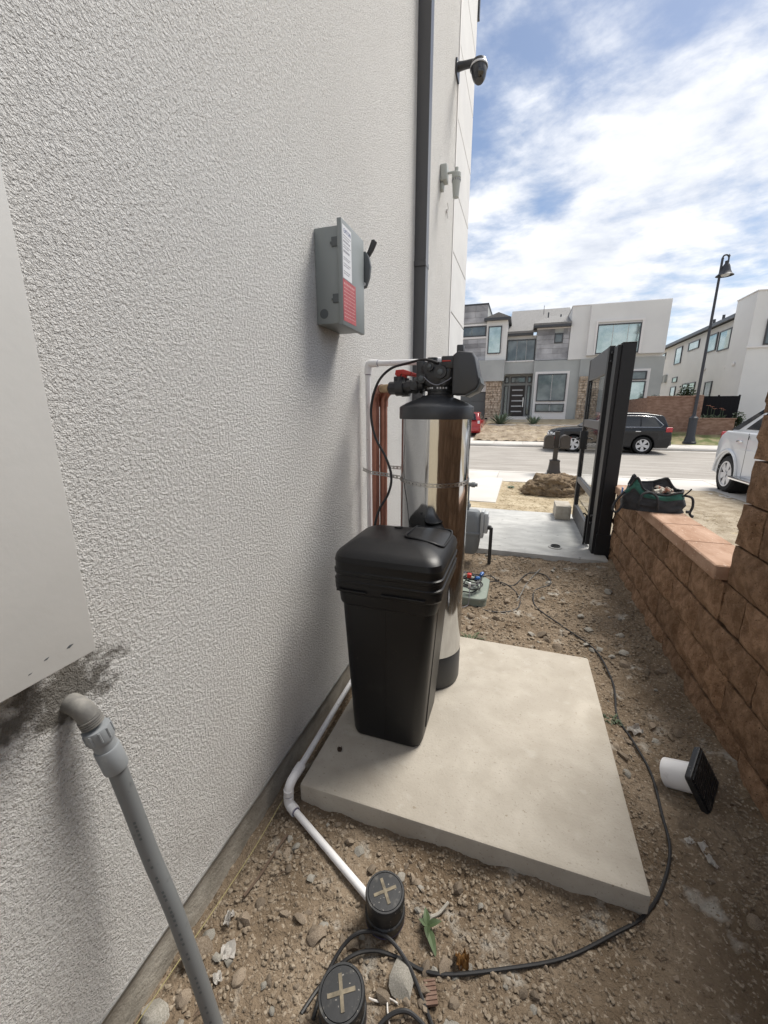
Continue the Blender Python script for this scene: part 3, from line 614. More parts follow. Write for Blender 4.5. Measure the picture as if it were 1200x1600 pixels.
b = B(); b.tube([(TX - 0.045, TY - 0.09, 1.705), (TX - 0.015, TY - 0.098, 1.68), (TX + 0.02, TY - 0.10, 1.668), (TX + 0.06, TY - 0.09, 1.685), (TX + 0.08, TY - 0.08, 1.70)], 0.0022, 6); b.obj('sensor_wire', 'print_grey', val)
# control head, cover facing away from the wall
b = B(); b.prism([(0.538, 1.625), (0.60, 1.622), (0.648, 1.648), (0.660, 1.672), (0.650, 1.72), (0.635, 1.78), (0.622, 1.805), (0.560, 1.812), (0.538, 1.795)], 'y', TY - 0.095, TY + 0.095, 0.010, 3); hd = b.obj('control_head', 'black_cover', ws)
b = B(); b.prism([(0.600, 1.616), (0.650, 1.640), (0.668, 1.672), (0.660, 1.70), (0.655, 1.675), (0.642, 1.648), (0.598, 1.624)], 'y', TY - 0.088, TY + 0.088, 0.003); b.obj('cover_lip', 'grey_enamel_dark', hd)
b = B(); b.box(0.548, 0.578, TY - 0.06, TY - 0.01, 1.80, 1.842, 0.004, 2); b.obj('power_plug', 'black_cover', hd)
# bypass and ball valve towards the wall
bp = B()
for dy in (-0.05, 0.05):
    bp.cyl((0.395, TY + dy, 1.672), (0.30, TY + dy, 1.662), 0.024, n=18); bp.cyl((0.372, TY + dy, 1.67), (0.356, TY + dy, 1.668), 0.034, n=20); bp.cyl((0.338, TY + dy, 1.666), (0.318, TY + dy, 1.664), 0.031, n=8)
    bp.cyl((0.30, TY + dy, 1.662), (0.262, TY + dy, 1.66), 0.038, n=20); bp.cyl((0.262, TY + dy, 1.66), (0.228, TY + dy, 1.66), 0.030, n=8)
    bp.cyl((0.275, TY + dy, 1.66), (0.275, TY + dy, 1.712), 0.025, n=16); bp.cyl((0.355, TY + dy - 0.03, 1.668), (0.355, TY + dy + 0.03, 1.668), 0.02, n=12)
bp.box(0.31, 0.39, TY - 0.04, TY + 0.04, 1.65, 1.685, 0.008, 2)
bps = bp.obj('bypass_valve', 'black_valve', ws)
b = B(); b.prism([(0.268, 1.712), (0.285, 1.712), (0.288, 1.724), (0.336, 1.716), (0.338, 1.732), (0.300, 1.744), (0.262, 1.742), (0.258, 1.722)], 'y', TY - 0.064, TY - 0.038, 0.003); b.obj('handle', 'red_plastic', bps)['label'] = 'red ball valve handle'
b = B(); b.prism([(0.268, 1.712), (0.285, 1.712), (0.288, 1.724), (0.336, 1.716), (0.338, 1.732), (0.300, 1.744), (0.262, 1.742), (0.258, 1.722)], 'y', TY + 0.038, TY + 0.064, 0.003); b.obj('handle', 'red_plastic', bps)['label'] = 'red ball valve handle'
# copper risers
for nm, (x, y, ty) in {'a': (0.115, 2.06, TY - 0.05), 'b': (0.152, 2.085, TY + 0.05)}.items():
    r = 0.0205; lab = {'a': 'copper riser pipe nearest the white drain pipe, elbowed into the softener valve', 'b': 'copper riser pipe between the other copper pipe and the steel tank'}[nm]
    cp = thing('copper_pipe', lab, 'pipe', (x, y, 0.1), 'copper pipes beside the softener')
    b = B(); b.tube([(x, y, 0.06), (x, y, 1.60)], r, 20, smooth=False); b.obj('riser', 'copper', cp)
    e = [(x, y, 1.595)] + [(x + 0.06 * (1 - cos(a)), y + (ty - y) * (1 - cos(a)) * 0.6, 1.60 + 0.06 * sin(a)) for a in [i * pi / 16 for i in range(1, 9)]]
    b = B(); b.tube(e, r + 0.0025, 20, smooth=False); b.obj('elbow', 'copper', cp)
    b = B(); b.cyl((x, y, 1.575), (x, y, 1.60), r + 0.0035, n=20); b.obj('solder_joint', 'copper', cp)
    b = B(); b.cyl(e[-1], (0.232, ty, 1.66), r, n=18); b.obj('stub', 'brass', cp)
# perforated strap
def strap_pts():
    pts = [Vector((0.012, 2.13, 1.232)), Vector((0.10, 2.02, 1.231)), Vector((0.20, 1.985, 1.229)), Vector((0.262, 1.955, 1.226))]
    for k in range(0, 27):
        a = R(195 + k * 7.5); pts.append(Vector((TX + 0.1735 * cos(a), TY + 0.1735 * sin(a), 1.224 - 0.012 * sin(pi * k / 26))))
    pts += [Vector((0.61, 2.11, 1.222)), Vector((0.45, 2.22, 1.228)), Vector((0.20, 2.24, 1.232)), Vector((0.012, 2.26, 1.235))]
    out = [pts[0]]
    for p in pts[1:]:
        n_ = max(1, int((p - out[-1]).length / 0.011)); q = out[-1].copy()
        for i in range(1, n_ + 1): out.append(q.lerp(p, i / n_))
    return out
sp = strap_pts(); b = B(); hh = 0.0095
for i, p in enumerate(sp[:-1]):
    q = sp[i + 1]; t_ = (q - p).normalized(); nr = Vector((t_.y, -t_.x, 0)).normalized() * 0.0008
    def strip(p, q, z0, z1):
        vs = [b.bm.verts.new(v) for v in (p + Vector((0, 0, z0)) - nr, q + Vector((0, 0, z0)) - nr, q + Vector((0, 0, z1)) - nr, p + Vector((0, 0, z1)) - nr, p + Vector((0, 0, z0)) + nr, q + Vector((0, 0, z0)) + nr, q + Vector((0, 0, z1)) + nr, p + Vector((0, 0, z1)) + nr)]
        for f in ((0, 1, 2, 3), (7, 6, 5, 4), (0, 4, 5, 1), (3, 2, 6, 7), (0, 3, 7, 4), (1, 5, 6, 2)): b.bm.faces.new([vs[k] for k in f])
    if i % 2: strip(p, q, -hh, hh)
    else: strip(p, q, 0.0035, hh); strip(p, q, -hh, -0.0035)
tag(center_origin(b.obj('perforated_strap', 'galvanised', smooth=False)), 'perforated metal strap tying the softener tank back to the wall', 'strap')
# brine tube
b = B(); b.tube([(0.47, 1.93, 1.765), (0.40, 1.95, 1.785), (0.314, 1.98, 1.776), (0.222, 1.98, 1.752), (0.158, 1.97, 1.684), (0.127, 1.96, 1.56), (0.150, 1.95, 1.431), (0.211, 1.94, 1.327), (0.248, 1.92, 1.235), (0.240, 1.90, 1.15), (0.20, 1.86, 1.06), (0.19, 1.82, 0.95), (0.23, 1.80, 0.88)], 0.0062, 10)
tag(center_origin(b.obj('brine_tube', 'black_rubber')), 'thin black tube curving from the valve head down behind the salt bin', 'tube')
# white drain line
dl = thing('drain_pipe', 'white plastic drain pipe from the valve down the wall and along the slab', 'pipe', (0.05, 2.15, 0.1))
b = B(); b.tube([(0.47, 2.10, 1.792), (0.052, 2.15, 1.800)], 0.0148, 16, smooth=False); b.obj('top_run', 'white_pvc', dl)
b = B(); b.tube([(0.10, 2.145, 1.7995), (0.055, 2.15, 1.8005), (0.045, 2.151, 1.797), (0.041, 2.152, 1.785), (0.040, 2.152, 1.745)], 0.0190, 16, smooth=False); b.obj('elbow', 'white_pvc', dl)
b = B(); b.cyl((0.47, 2.10, 1.792), (0.43, 2.105, 1.793), 0.0205, n=18); b.obj('coupling', 'white_pvc', dl)
b = B(); b.tube([(0.040, 2.152, 1.75), (0.046, 2.150, 0.14)], 0.0148, 16, smooth=False); b.obj('wall_run', 'white_pvc', dl)
b = B(); b.tube([(0.046, 2.150, 0.16), (0.050, 2.148, 0.125), (0.062, 2.13, 0.118), (0.075, 2.05, 0.118)], 0.0190, 16); b.obj('elbow', 'white_pvc', dl)
b = B(); b.tube([(0.072, 2.06, 0.119), (0.088, 1.16, 0.117)], 0.0128, 16, smooth=False); b.obj('slab_run', 'white_pvc', dl)
b = B(); b.tube([(0.088, 1.185, 0.118), (0.087, 1.125, 0.116), (0.084, 1.103, 0.098), (0.083, 1.098, 0.07)], 0.0190, 16); b.obj('elbow', 'white_pvc', dl)
b = B(); b.cyl((0.083, 1.098, 0.085), (0.082, 1.096, 0.04), 0.0148, n=16); b.obj('drop', 'white_pvc', dl)
b = B(); b.tube([(0.082, 1.096, 0.062), (0.084, 1.093, 0.034), (0.098, 1.088, 0.022), (0.125, 1.074, 0.022)], 0.0190, 16); b.obj('elbow', 'white_pvc', dl)
b = B(); b.tube([(0.12, 1.077, 0.022), (0.52, 0.885, 0.022)], 0.0128, 16, smooth=False); b.obj('ground_run', 'white_pvc', dl)
for p, q in (((0.052, 2.1503, 1.8005), (0.10, 2.1445, 1.7995)), ((0.0405, 2.152, 1.775), (0.0405, 2.152, 1.745)), ((0.0873, 1.15, 0.1175), (0.0882, 1.19, 0.118)), ((0.0834, 1.0985, 0.092), (0.083, 1.098, 0.0705)), ((0.0822, 1.0965, 0.062), (0.0825, 1.096, 0.042)), ((0.095, 1.0895, 0.022), (0.125, 1.0740, 0.022))):
    b = B(); b.cyl(p, q, 0.0202, n=18); b.obj('socket', 'white_pvc', dl)
for p, q in (((0.4295, 2.105, 1.793), (0.426, 2.1055, 1.793)), ((0.101, 2.1445, 1.7995), (0.104, 2.144, 1.7995)), ((0.0401, 2.152, 1.7445), (0.0401, 2.152, 1.741)), ((0.083, 1.098, 0.0695), (0.083, 1.0978, 0.0665)), ((0.1255, 1.0738, 0.022), (0.1285, 1.0724, 0.022))):
    b = B(); b.cyl(p, q, 0.0158, n=16); b.obj('primer_ring', 'purple_primer', dl)

# ------------------------------------------------------------------ salt bin (brine tank)
bn = thing('salt_bin', 'tall black plastic salt bin with a domed lid in front of the steel tank', 'bin', (0.38, 1.61, 0.1))
cx, cy = 0.376, 1.606
def sec(z, hx, hy, r, dx=0.0): return (z, cx + dx, cy, hx, hy, r)
b = B(); b.loft([sec(0.1005, 0.145, 0.155, 0.04), sec(0.108, 0.158, 0.167, 0.045), sec(0.125, 0.164, 0.172, 0.05), sec(0.77, 0.200, 0.200, 0.05, 0.008), sec(0.775, 0.206, 0.206, 0.05, 0.008), sec(0.782, 0.208, 0.208, 0.05, 0.008), sec(0.826, 0.212, 0.212, 0.05, 0.009), sec(0.832, 0.222, 0.220, 0.055, 0.010), sec(0.84, 0.226, 0.223, 0.055, 0.010), sec(0.872, 0.227, 0.224, 0.055, 0.010)], n=8); body = b.obj('body', 'black_poly', bn, angle=28)
b = B(); x0 = cx + 0.167                        # rib down the right face
b.prism([(0.0, 0.16), (0.010, 0.17), (0.047, 0.76), (0.036, 0.765)], 'y', cy - 0.10, cy - 0.085, 0.003); bmesh.ops.translate(b.bm, vec=(cx + 0.162, 0, 0), verts=b.bm.verts); b.obj('rib', 'black_poly', body)
b = B(); b.prism([(cx - 0.002, 0.125), (cx + 0.004, 0.125), (cx + 0.012, 0.765), (cx + 0.006, 0.765)], 'y', -0.001, 0.001); bmesh.ops.transform(b.bm, matrix=Matrix.Translation((0, cy - 0.1655, 0)) @ Matrix.Shear('XZ', 4, (0, 0)), verts=b.bm.verts)
for v in b.bm.verts: v.co.y -= 0.0065 + (v.co.z - 0.125) * 0.0434
b.obj('mould_seam', 'black_poly', body)
lsec = [sec(0.8725, 0.218, 0.216, 0.055, 0.010), sec(0.873, 0.232, 0.229, 0.06, 0.010), sec(0.884, 0.234, 0.231, 0.06, 0.010), sec(0.888, 0.229, 0.226, 0.058, 0.010), sec(0.908, 0.230, 0.227, 0.058, 0.010), sec(0.912, 0.234, 0.231, 0.06, 0.010), sec(0.925, 0.235, 0.232, 0.06, 0.010), sec(0.929, 0.230, 0.227, 0.058, 0.010), sec(0.958, 0.231, 0.228, 0.058, 0.010), sec(0.963, 0.233, 0.230, 0.06, 0.010), sec(0.985, 0.228, 0.225, 0.06, 0.010), sec(0.998, 0.219, 0.213, 0.06, 0.010), sec(1.009, 0.203, 0.188, 0.055, 0.010), sec(1.024, 0.172, 0.150, 0.05, 0.008), sec(1.033, 0.145, 0.118, 0.045, 0.004), sec(1.037, 0.11, 0.09, 0.03, 0.0)]
lsec = [(z, x, y, hx * 0.975, hy * 0.985, r_) for z, x, y, hx, hy, r_ in lsec]
b = B(); b.loft(lsec, n=8); lid = b.obj('lid', 'black_poly', bn, angle=26)
def lidz(x, y):
    k = max(abs(x - cx - 0.008) / 0.219, abs(y - cy) / 0.213); return lerp_tab([(0.0, 1.037), (0.48, 1.037), (0.62, 1.033), (0.75, 1.024), (0.90, 1.009), (0.97, 1.0), (1.03, 0.985)], k)
hp_ = [(cx + 0.05, cy + 0.155), (cx + 0.045, cy + 0.0), (cx + 0.05, cy - 0.045), (cx + 0.09, cy - 0.06), (cx + 0.17, cy - 0.065), (cx + 0.205, cy - 0.05), (cx + 0.212, cy + 0.0), (cx + 0.212, cy + 0.155), (cx + 0.19, cy + 0.185), (cx + 0.08, cy + 0.185), (cx + 0.05, cy + 0.155)]
b = B(); b.tube([(x, y, lidz(x, y) + 0.004) for x, y in hp_], 0.0055, 10, 5); b.obj('hatch_ridge', 'black_poly', lid, angle=60)
b = B(); rows = [[b.bm.verts.new((cx + 0.055 + 0.152 * i / 8, cy - 0.055 + 0.235 * j / 8, lidz(cx + 0.055 + 0.152 * i / 8, cy - 0.055 + 0.235 * j / 8) + 0.002)) for i in range(9)] for j in range(9)]; b.skin(rows, close=False); b.obj('hatch', 'black_poly', lid, angle=60)
b = B(); b.lathe([(0.022, 0), (0.022, 0.006), (0.018, 0.008), (0.0, 0.008)], (cx - 0.02, cy + 0.09, 1.032), (0, 0.15, 1), 20); b.obj('button', 'black_poly', lid)
for x0, x1 in ((cx - 0.19, cx - 0.06), (cx + 0.0, cx + 0.18)):
    b = B(); b.box(x0, x1, cy - 0.232, cy - 0.219, 0.842, 0.850, 0.003, 2); b.obj('grip_ledge', 'black_poly', body)
# ------------------------------------------------------------------ gate
gt = thing('metal_gate', 'open black metal gate with glass panels hung on its post', 'gate', (1.68, 5.3, 0.077))
g0, g1, gx0, gx1, gz0, gz1 = 4.80, 6.10, 1.635, 1.685, 0.10, 2.19
for nm, y0, y1 in (('hinge_stile', g0, g0 + 0.09), ('latch_stile', g1 - 0.09, g1)):
    b = B(); b.box(gx0, gx1, y0, y1, gz0, gz1, 0.003, 1); b.obj(nm, 'gate_metal', gt)
rails = ((gz0, gz0 + 0.20), (0.62, 0.69), (1.36, 1.45), (gz1 - 0.26, gz1))
for z0, z1 in rails:
    b = B(); b.box(gx0 + 0.002, gx1 - 0.002, g0 + 0.0905, g1 - 0.0905, z0 + (0.002 if z0 == gz0 else 0), z1 - (0.002 if z1 == gz1 else 0), 0.003, 1); b.obj('rail', 'gate_metal_grey', gt)
for (a, b0), (c, d) in zip(rails, rails[1:]):
    p = B(); p.box(1.656, 1.662, g0 + 0.091, g1 - 0.091, b0 + 0.0005, c - 0.0005); p.obj('pane', 'gate_glass', gt)
lk = B(); lk.box(gx0 - 0.022, gx1 + 0.022, g1 - 0.11, g1 - 0.02, 1.06, 1.30, 0.005, 2); lk = lk.obj('lock_box', 'gate_metal', gt)
b = B(); b.tube([(gx1 + 0.022, g1 - 0.06, 1.20), (gx1 + 0.06, g1 - 0.06, 1.20), (gx1 + 0.065, g1 - 0.10, 1.20), (gx1 + 0.065, g1 - 0.16, 1.19)], 0.009, 8); b.obj('lever_handle', 'gate_metal', lk)
b = B(); b.tube([(gx0 - 0.02, g1 - 0.06, 1.20), (gx0 - 0.06, g1 - 0.06, 1.20), (gx0 - 0.065, g1 - 0.10, 1.20), (gx0 - 0.065, g1 - 0.16, 1.19)], 0.009, 8); b.obj('lever_handle', 'gate_metal', lk)
for z in (0.32, 2.0):
    b = B(); b.cyl((1.69, 4.80, z), (1.69, 4.80, z + 0.16), 0.014, n=10); b.box(1.65, 1.70, 4.74, 4.81, z + 0.03, z + 0.05); b.box(1.65, 1.70, 4.74, 4.81, z + 0.11, z + 0.13); b.obj('hinge', 'gate_metal', gt)
b = B(); b.cyl((1.625, 4.86, 0.079), (1.625, 4.86, 0.42), 0.010, n=8); b.tube([(1.625, 4.86, 0.42), (1.60, 4.86, 0.44), (1.585, 4.86, 0.43)], 0.009, 8); b.obj('drop_bolt', 'gate_metal', gt)
gp = thing('gate_post', 'black square steel gate post bolted against the end of the low block wall', 'post', (1.74, 4.6, 0.0))
b = B(); b.box(1.70, 1.818, 4.54, 4.66, -0.05, 2.175, 0.004, 1); b.obj('post', 'gate_metal', gp)
b = B(); b.box(1.664, 1.6995, 4.56, 4.735, -0.03, 2.165, 0.003, 1); b.obj('jamb_channel', 'gate_metal', gp)
b = B(); b.box(1.697, 1.821, 4.537, 4.663, 2.176, 2.182, 0.002, 1); b.obj('cap', 'gate_metal', gp)
b = B(); b.box(1.69, 1.83, 4.532, 4.60, 0.04, 0.30, 0.003, 1); b.obj('foot_plate', 'gate_metal', gp)

# ------------------------------------------------------------------ tool bag on the cap
bg = thing('tool_bag', 'black and green open tool bag lying on the low wall cap', 'bag', (1.845, 3.50, 0.822), rz=R(-4))
def bagshape(w, d, h, top, seed, n=40, rings=14):
    rr = []
    for k in range(rings):
        t = k / (rings - 1); sx = 1.0 + 0.05 * sin(t * pi) - 0.16 * t; sy = 1.0 + 0.06 * sin(t * pi) - 0.35 * t
        row = []
        for i in range(n):
            a = 2 * pi * i / n; ca, sa = cos(a), sin(a); e = 0.55
            x = w * sx * math.copysign(abs(ca) ** e, ca); y = d * sy * math.copysign(abs(sa) ** e, sa)
            nn = fbm(x * 9 + seed, y * 9, t * 3 + seed) * 0.016
            sag = top(ca, sa) * t
            row.append((x + ca * nn, y + sa * nn, t * h + sag + nn * t * 0.7 + 0.002))
        rr.append(row)
    return rr
def top(ca, sa): return 0.085 * math.exp(-((ca + 0.62) / 0.28) ** 2) + (0.075 * math.exp(-((ca - 0.25) / 0.3) ** 2) if sa > 0 else 0.0) - 0.02 * max(0, ca) ** 2 - 0.045 * max(0, -sa) * max(0, 0.7 - abs(ca - 0.2))
rr = bagshape(0.205, 0.115, 0.155, top, 3.0)
def ring_part(name, a, b_, m, cap0=False):
    b = B(); R_ = [b.ring(r) for r in rr[a:b_]]
    b.skin(R_, True, False)
    if cap0: b.bm.faces.new(R_[0][::-1])
    return b.obj(name, m, bg, local=True, angle=60)
ring_part('base', 0, 9, 'bag_black', True); ring_part('side_band', 8, 10, 'bag_black'); ring_part('upper', 9, 14, 'bag_green')
b = B(); inner = [[(x * s, y * s, z - dz) for x, y, z in rr[-1]] for s, dz in ((1, 0), (0.93, 0.015), (0.8, 0.035), (0.5, 0.04), (0.1, 0.035))]
b.skin([b.ring(r) for r in inner], True, False); b.obj('lining', 'bag_black', bg, local=True)
b = B(); b.tube([(x, y, z + 0.004) for x, y, z in rr[-1]] + [rr[-1][0]], 0.009, 8, 2); b.obj('zip_edge', 'bag_black', bg, local=True)
b = B()
for k in range(16):
    c = Vector((random.uniform(-0.06, 0.12), random.uniform(-0.04, 0.04), random.uniform(0.13, 0.155))); b.cyl(c, c + Vector((random.uniform(-0.07, 0.07), random.uniform(-0.04, 0.04), random.uniform(-0.01, 0.035))), random.uniform(0.008, 0.016), n=7)
b.obj('tools', 'bag_stuff', bg, local=True)
for pts in ([(-0.20, -0.05, 0.13), (-0.25, -0.07, 0.06), (-0.27, -0.10, 0.0), (-0.24, -0.11, -0.02), (-0.20, -0.10, 0.05)], [(0.18, -0.05, 0.13), (0.225, -0.08, 0.12), (0.235, -0.09, 0.06), (0.225, -0.09, 0.01), (0.24, -0.10, -0.015)], [(-0.10, -0.11, 0.02), (-0.105, -0.128, 0.08), (-0.09, -0.115, 0.13), (-0.045, -0.105, 0.145), (0.0, -0.115, 0.12), (0.01, -0.128, 0.08), (0.02, -0.118, 0.02)]):
    b = B(); b.tube(pts, 0.0085, 8); b.obj('strap', 'bag_black', bg, local=True)
b = B(); b.box(0.20, 0.225, -0.10, -0.08, 0.008, 0.028, 0.003, 1); b.box(0.232, 0.248, -0.11, -0.09, -0.02, 0.0, 0.003, 1); b.obj('buckle', 'black_valve', bg, local=True)
b = B(); b.tube([(0.17, -0.06, 0.12), (0.20, -0.07, 0.16), (0.215, -0.07, 0.185)], 0.005, 6); b.obj('zip_pull', 'bag_black', bg, local=True)
b = B(); b.box(-0.212, -0.204, -0.03, 0.02, 0.10, 0.155, 0.003, 1); b.obj('side_tab', 'blue_plastic', bg, local=True)

# ------------------------------------------------------------------ gas meter, valve box, hose reel of wires
gm = thing('gas_meter', 'grey gas meter beside the house, half hidden by the softener tank', 'gas meter', (0.48, 4.05, 0.0))
b = B(); b.loft([(0.12, 0.40, 4.08, 0.10, 0.07, 0.05), (0.16, 0.40, 4.08, 0.125, 0.085, 0.06), (0.33, 0.40, 4.08, 0.145, 0.095, 0.06), (0.335, 0.40, 4.08, 0.155, 0.105, 0.06), (0.355, 0.40, 4.08, 0.155, 0.105, 0.06), (0.36, 0.40, 4.08, 0.145, 0.095, 0.06), (0.52, 0.40, 4.08, 0.14, 0.09, 0.06), (0.57, 0.40, 4.08, 0.11, 0.06, 0.05)]); b.obj('body', 'gas_grey', gm)
b = B(); b.box(0.535, 0.57, 4.0, 4.15, 0.30, 0.58, 0.01, 2); b.box(0.57, 0.61, 4.01, 4.14, 0.35, 0.56, 0.012, 2); ix = b.obj('index_box', 'gas_light', gm)
b = B(); b.box(0.608, 0.614, 4.03, 4.12, 0.44, 0.53, 0.004, 1); b.obj('dial_window', 'label_white', ix)
for x in (0.30, 0.385):
    b = B(); b.cyl((x, 4.08, 0.55), (x, 4.08, 0.66), 0.028, n=12); b.cyl((x, 4.08, 0.60), (x, 4.08, 0.635), 0.04, n=8); b.obj('pipe_union', 'gas_grey', gm)
b = B(); b.tube([(0.385, 4.08, 0.64), (0.385, 4.08, 0.80), (0.38, 4.085, 0.83), (0.35, 4.10, 0.835), (0.02, 4.12, 0.835)], 0.02, 10, 3); b.obj('outlet_pipe', 'gas_grey', gm)
b = B(); b.lathe([(0.022, 0), (0.022, 0.035), (0.028, 0.04), (0.028, 0.07), (0.018, 0.074), (0.018, 0.095), (0.0, 0.097)], (0.385, 4.08, 0.835), (1, -0.1, 0), 14); b.obj('plug', 'gas_grey', gm)
b = B(); b.tube([(0.30, 4.08, 0.64), (0.30, 4.08, 0.70), (0.26, 4.08, 0.74), (0.20, 4.08, 0.70), (0.20, 4.08, -0.05)], 0.02, 10, 4); b.obj('riser', 'gas_grey', gm)
b = B(); b.tube([(0.57, 4.05, 0.415), (0.63, 4.03, 0.415), (0.642, 4.025, 0.405), (0.645, 4.02, 0.38), (0.645, 4.02, -0.03)], 0.0175, 12, 3); b.cyl((0.615, 4.035, 0.415), (0.64, 4.026, 0.414), 0.023, n=12)
tag(center_origin(b.obj('vent_pipe', 'black_valve')), 'thin black pipe dropping from the gas meter into the rubble', 'pipe')
vx = thing('valve_box', 'dusty green irrigation valve box half buried behind the tank', 'valve box', (0.56, 3.34, 0.0))
b = B(); b.loft([(-0.08, 0.535, 3.34, 0.155, 0.245, 0.07), (0.045, 0.535, 3.34, 0.15, 0.24, 0.07)], 8); b.obj('box', 'valve_green', vx)
b = B(); b.loft([(0.0455, 0.535, 3.34, 0.155, 0.245, 0.075), (0.062, 0.535, 3.34, 0.153, 0.243, 0.075), (0.066, 0.535, 3.34, 0.148, 0.238, 0.07)], 8); b.obj('lid', 'valve_green', vx)
cl = thing('cable_coil', 'tangled coil of black cable with blue connectors on the green valve box', 'cable coil', (0.54, 3.28, 0.066))
rc = random.Random(5); pts = []
for k in range(90):
    a = k * 0.42; r = 0.085 + 0.018 * sin(k * 0.7) + rc.uniform(-0.008, 0.008)
    pts.append((0.535 + r * cos(a), 3.27 + 1.25 * r * sin(a), 0.075 + 0.0016 * k * 0.8 + 0.02 * (1 + sin(a * 0.93)) * 0.5))
b = B(); b.tube(pts, 0.0058, 6, 3); b.obj('cable', 'black_rubber', cl)
b = B(); b.tube([(p[0] * 0.98 + 0.015, p[1] - 0.01, p[2] + 0.045) for p in pts[10:30]], 0.0035, 6, 3); b.obj('grey_lead', 'print_grey', cl)
for p, q in (((0.588, 3.20, 0.20), (0.615, 3.24, 0.19)), ((0.62, 3.30, 0.19), (0.635, 3.34, 0.20))):
    b = B(); b.cyl(p, q, 0.013, n=10); b.cyl(Vector(p) * 0.7 + Vector(q) * 0.3, Vector(p) * 0.3 + Vector(q) * 0.7, 0.016, n=10); b.obj('connector', 'blue_plastic', cl)
b = B(); b.box(0.52, 0.555, 3.16, 3.20, 0.21, 0.245, 0.006, 2); b.obj('red_plug', 'red_plastic', cl)
b = B(); b.box(0.54, 0.56, 3.11, 3.13, 0.15, 0.19, 0.005, 2); b.obj('tag', 'label_white', cl)
b = B(); b.tube([(0.55, 3.12, 0.15), (0.555, 3.08, 0.08), (0.55, 3.06, 0.02), (0.52, 3.03, 0.01), (0.50, 3.02, 0.008)], 0.0035, 6); b.obj('loose_lead', 'print_grey', cl)

# ------------------------------------------------------------------ cables on the dirt
def lay(pts, r): return [(x, y, max(gh(x, y), gh(x + 0.01, y)) + r * 0.9 + dz) for x, y, dz in pts]
b = B(); r = 0.0054
m_ = [(0.42, 0.60, 0.0), (0.445, 0.67, 0.0), (0.50, 0.735, 0.02), (0.56, 0.775, 0.01), (0.635, 0.79, 0), (0.70, 0.79, 0), (0.773, 0.801, 0), (0.91, 0.856, 0), (1.085, 0.944, 0), (1.237, 1.049, 0), (1.331, 1.122, 0), (1.416, 1.243, 0), (1.478, 1.381, 0), (1.498, 1.538, 0), (1.508, 1.726, 0), (1.479, 1.899, 0), (1.442, 2.063, 0), (1.466, 2.25, 0), (1.474, 2.4, 0), (1.433, 2.701, 0), (1.258, 2.945, 0), (1.09, 3.203, 0), (1.06, 3.40, 0), (1.09, 3.58, 0), (1.215, 3.699, 0), (1.17, 3.90, 0.01), (1.02, 3.86, 0.01), (0.90, 3.62, 0), (0.78, 3.60, 0), (0.70, 3.68, 0.02), (0.62, 3.55, 0.07), (0.58, 3.42, 0.10)]
b.tube(lay(m_, r), r, 8, 7)
tag(center_origin(b.obj('extension_cable', 'black_rubber')), 'long black cable snaking along the dirt past the slab to the gate', 'cable')
b = B(); b.tube(lay([(0.455, 0.60, 0.0), (0.452, 0.68, 0.01), (0.475, 0.745, 0.03), (0.51, 0.778, 0.05), (0.555, 0.80, 0.045), (0.60, 0.805, 0.035), (0.65, 0.785, 0.02), (0.69, 0.757, 0.005), (0.725, 0.72, 0), (0.76, 0.68, 0), (0.79, 0.64, 0.0), (0.80, 0.57, 0)], r), r, 8, 7)
tag(center_origin(b.obj('cable_loop', 'black_rubber')), 'loop of black cable arching over the dirt between the two cleanouts', 'cable')
b = B(); b.tube(lay([(0.60, 0.60, 0), (0.63, 0.655, 0.01), (0.675, 0.685, 0.012), (0.72, 0.685, 0.008), (0.77, 0.66, 0), (0.82, 0.62, 0), (0.83, 0.55, 0)], r), r, 8, 7)
tag(center_origin(b.obj('cable_end', 'black_rubber')), 'black cable curve at the bottom edge right of the front cleanout', 'cable')
b = B(); b.tube(lay([(0.62, 3.10, 0), (0.70, 3.06, 0), (0.82, 3.07, 0), (0.92, 3.14, 0), (0.955, 3.26, 0), (0.94, 3.42, 0), (0.86, 3.58, 0), (0.76, 3.60, 0.01), (0.68, 3.50, 0.05)], 0.005), 0.005, 8, 7)
tag(center_origin(b.obj('looped_cable', 'black_rubber')), 'cable looping over the rubble in front of the green valve box', 'cable')
b = B(); b.tube(lay([(0.93, 3.30, 0), (0.97, 3.48, 0.004), (1.02, 3.70, 0), (1.10, 3.90, 0.01), (1.14, 4.02, 0)], 0.0045), 0.0045, 8, 7)
tag(center_origin(b.obj('grey_lead', 'steel_dirty')), 'pale grey lead crossing the rubble toward the gate slab', 'cable')

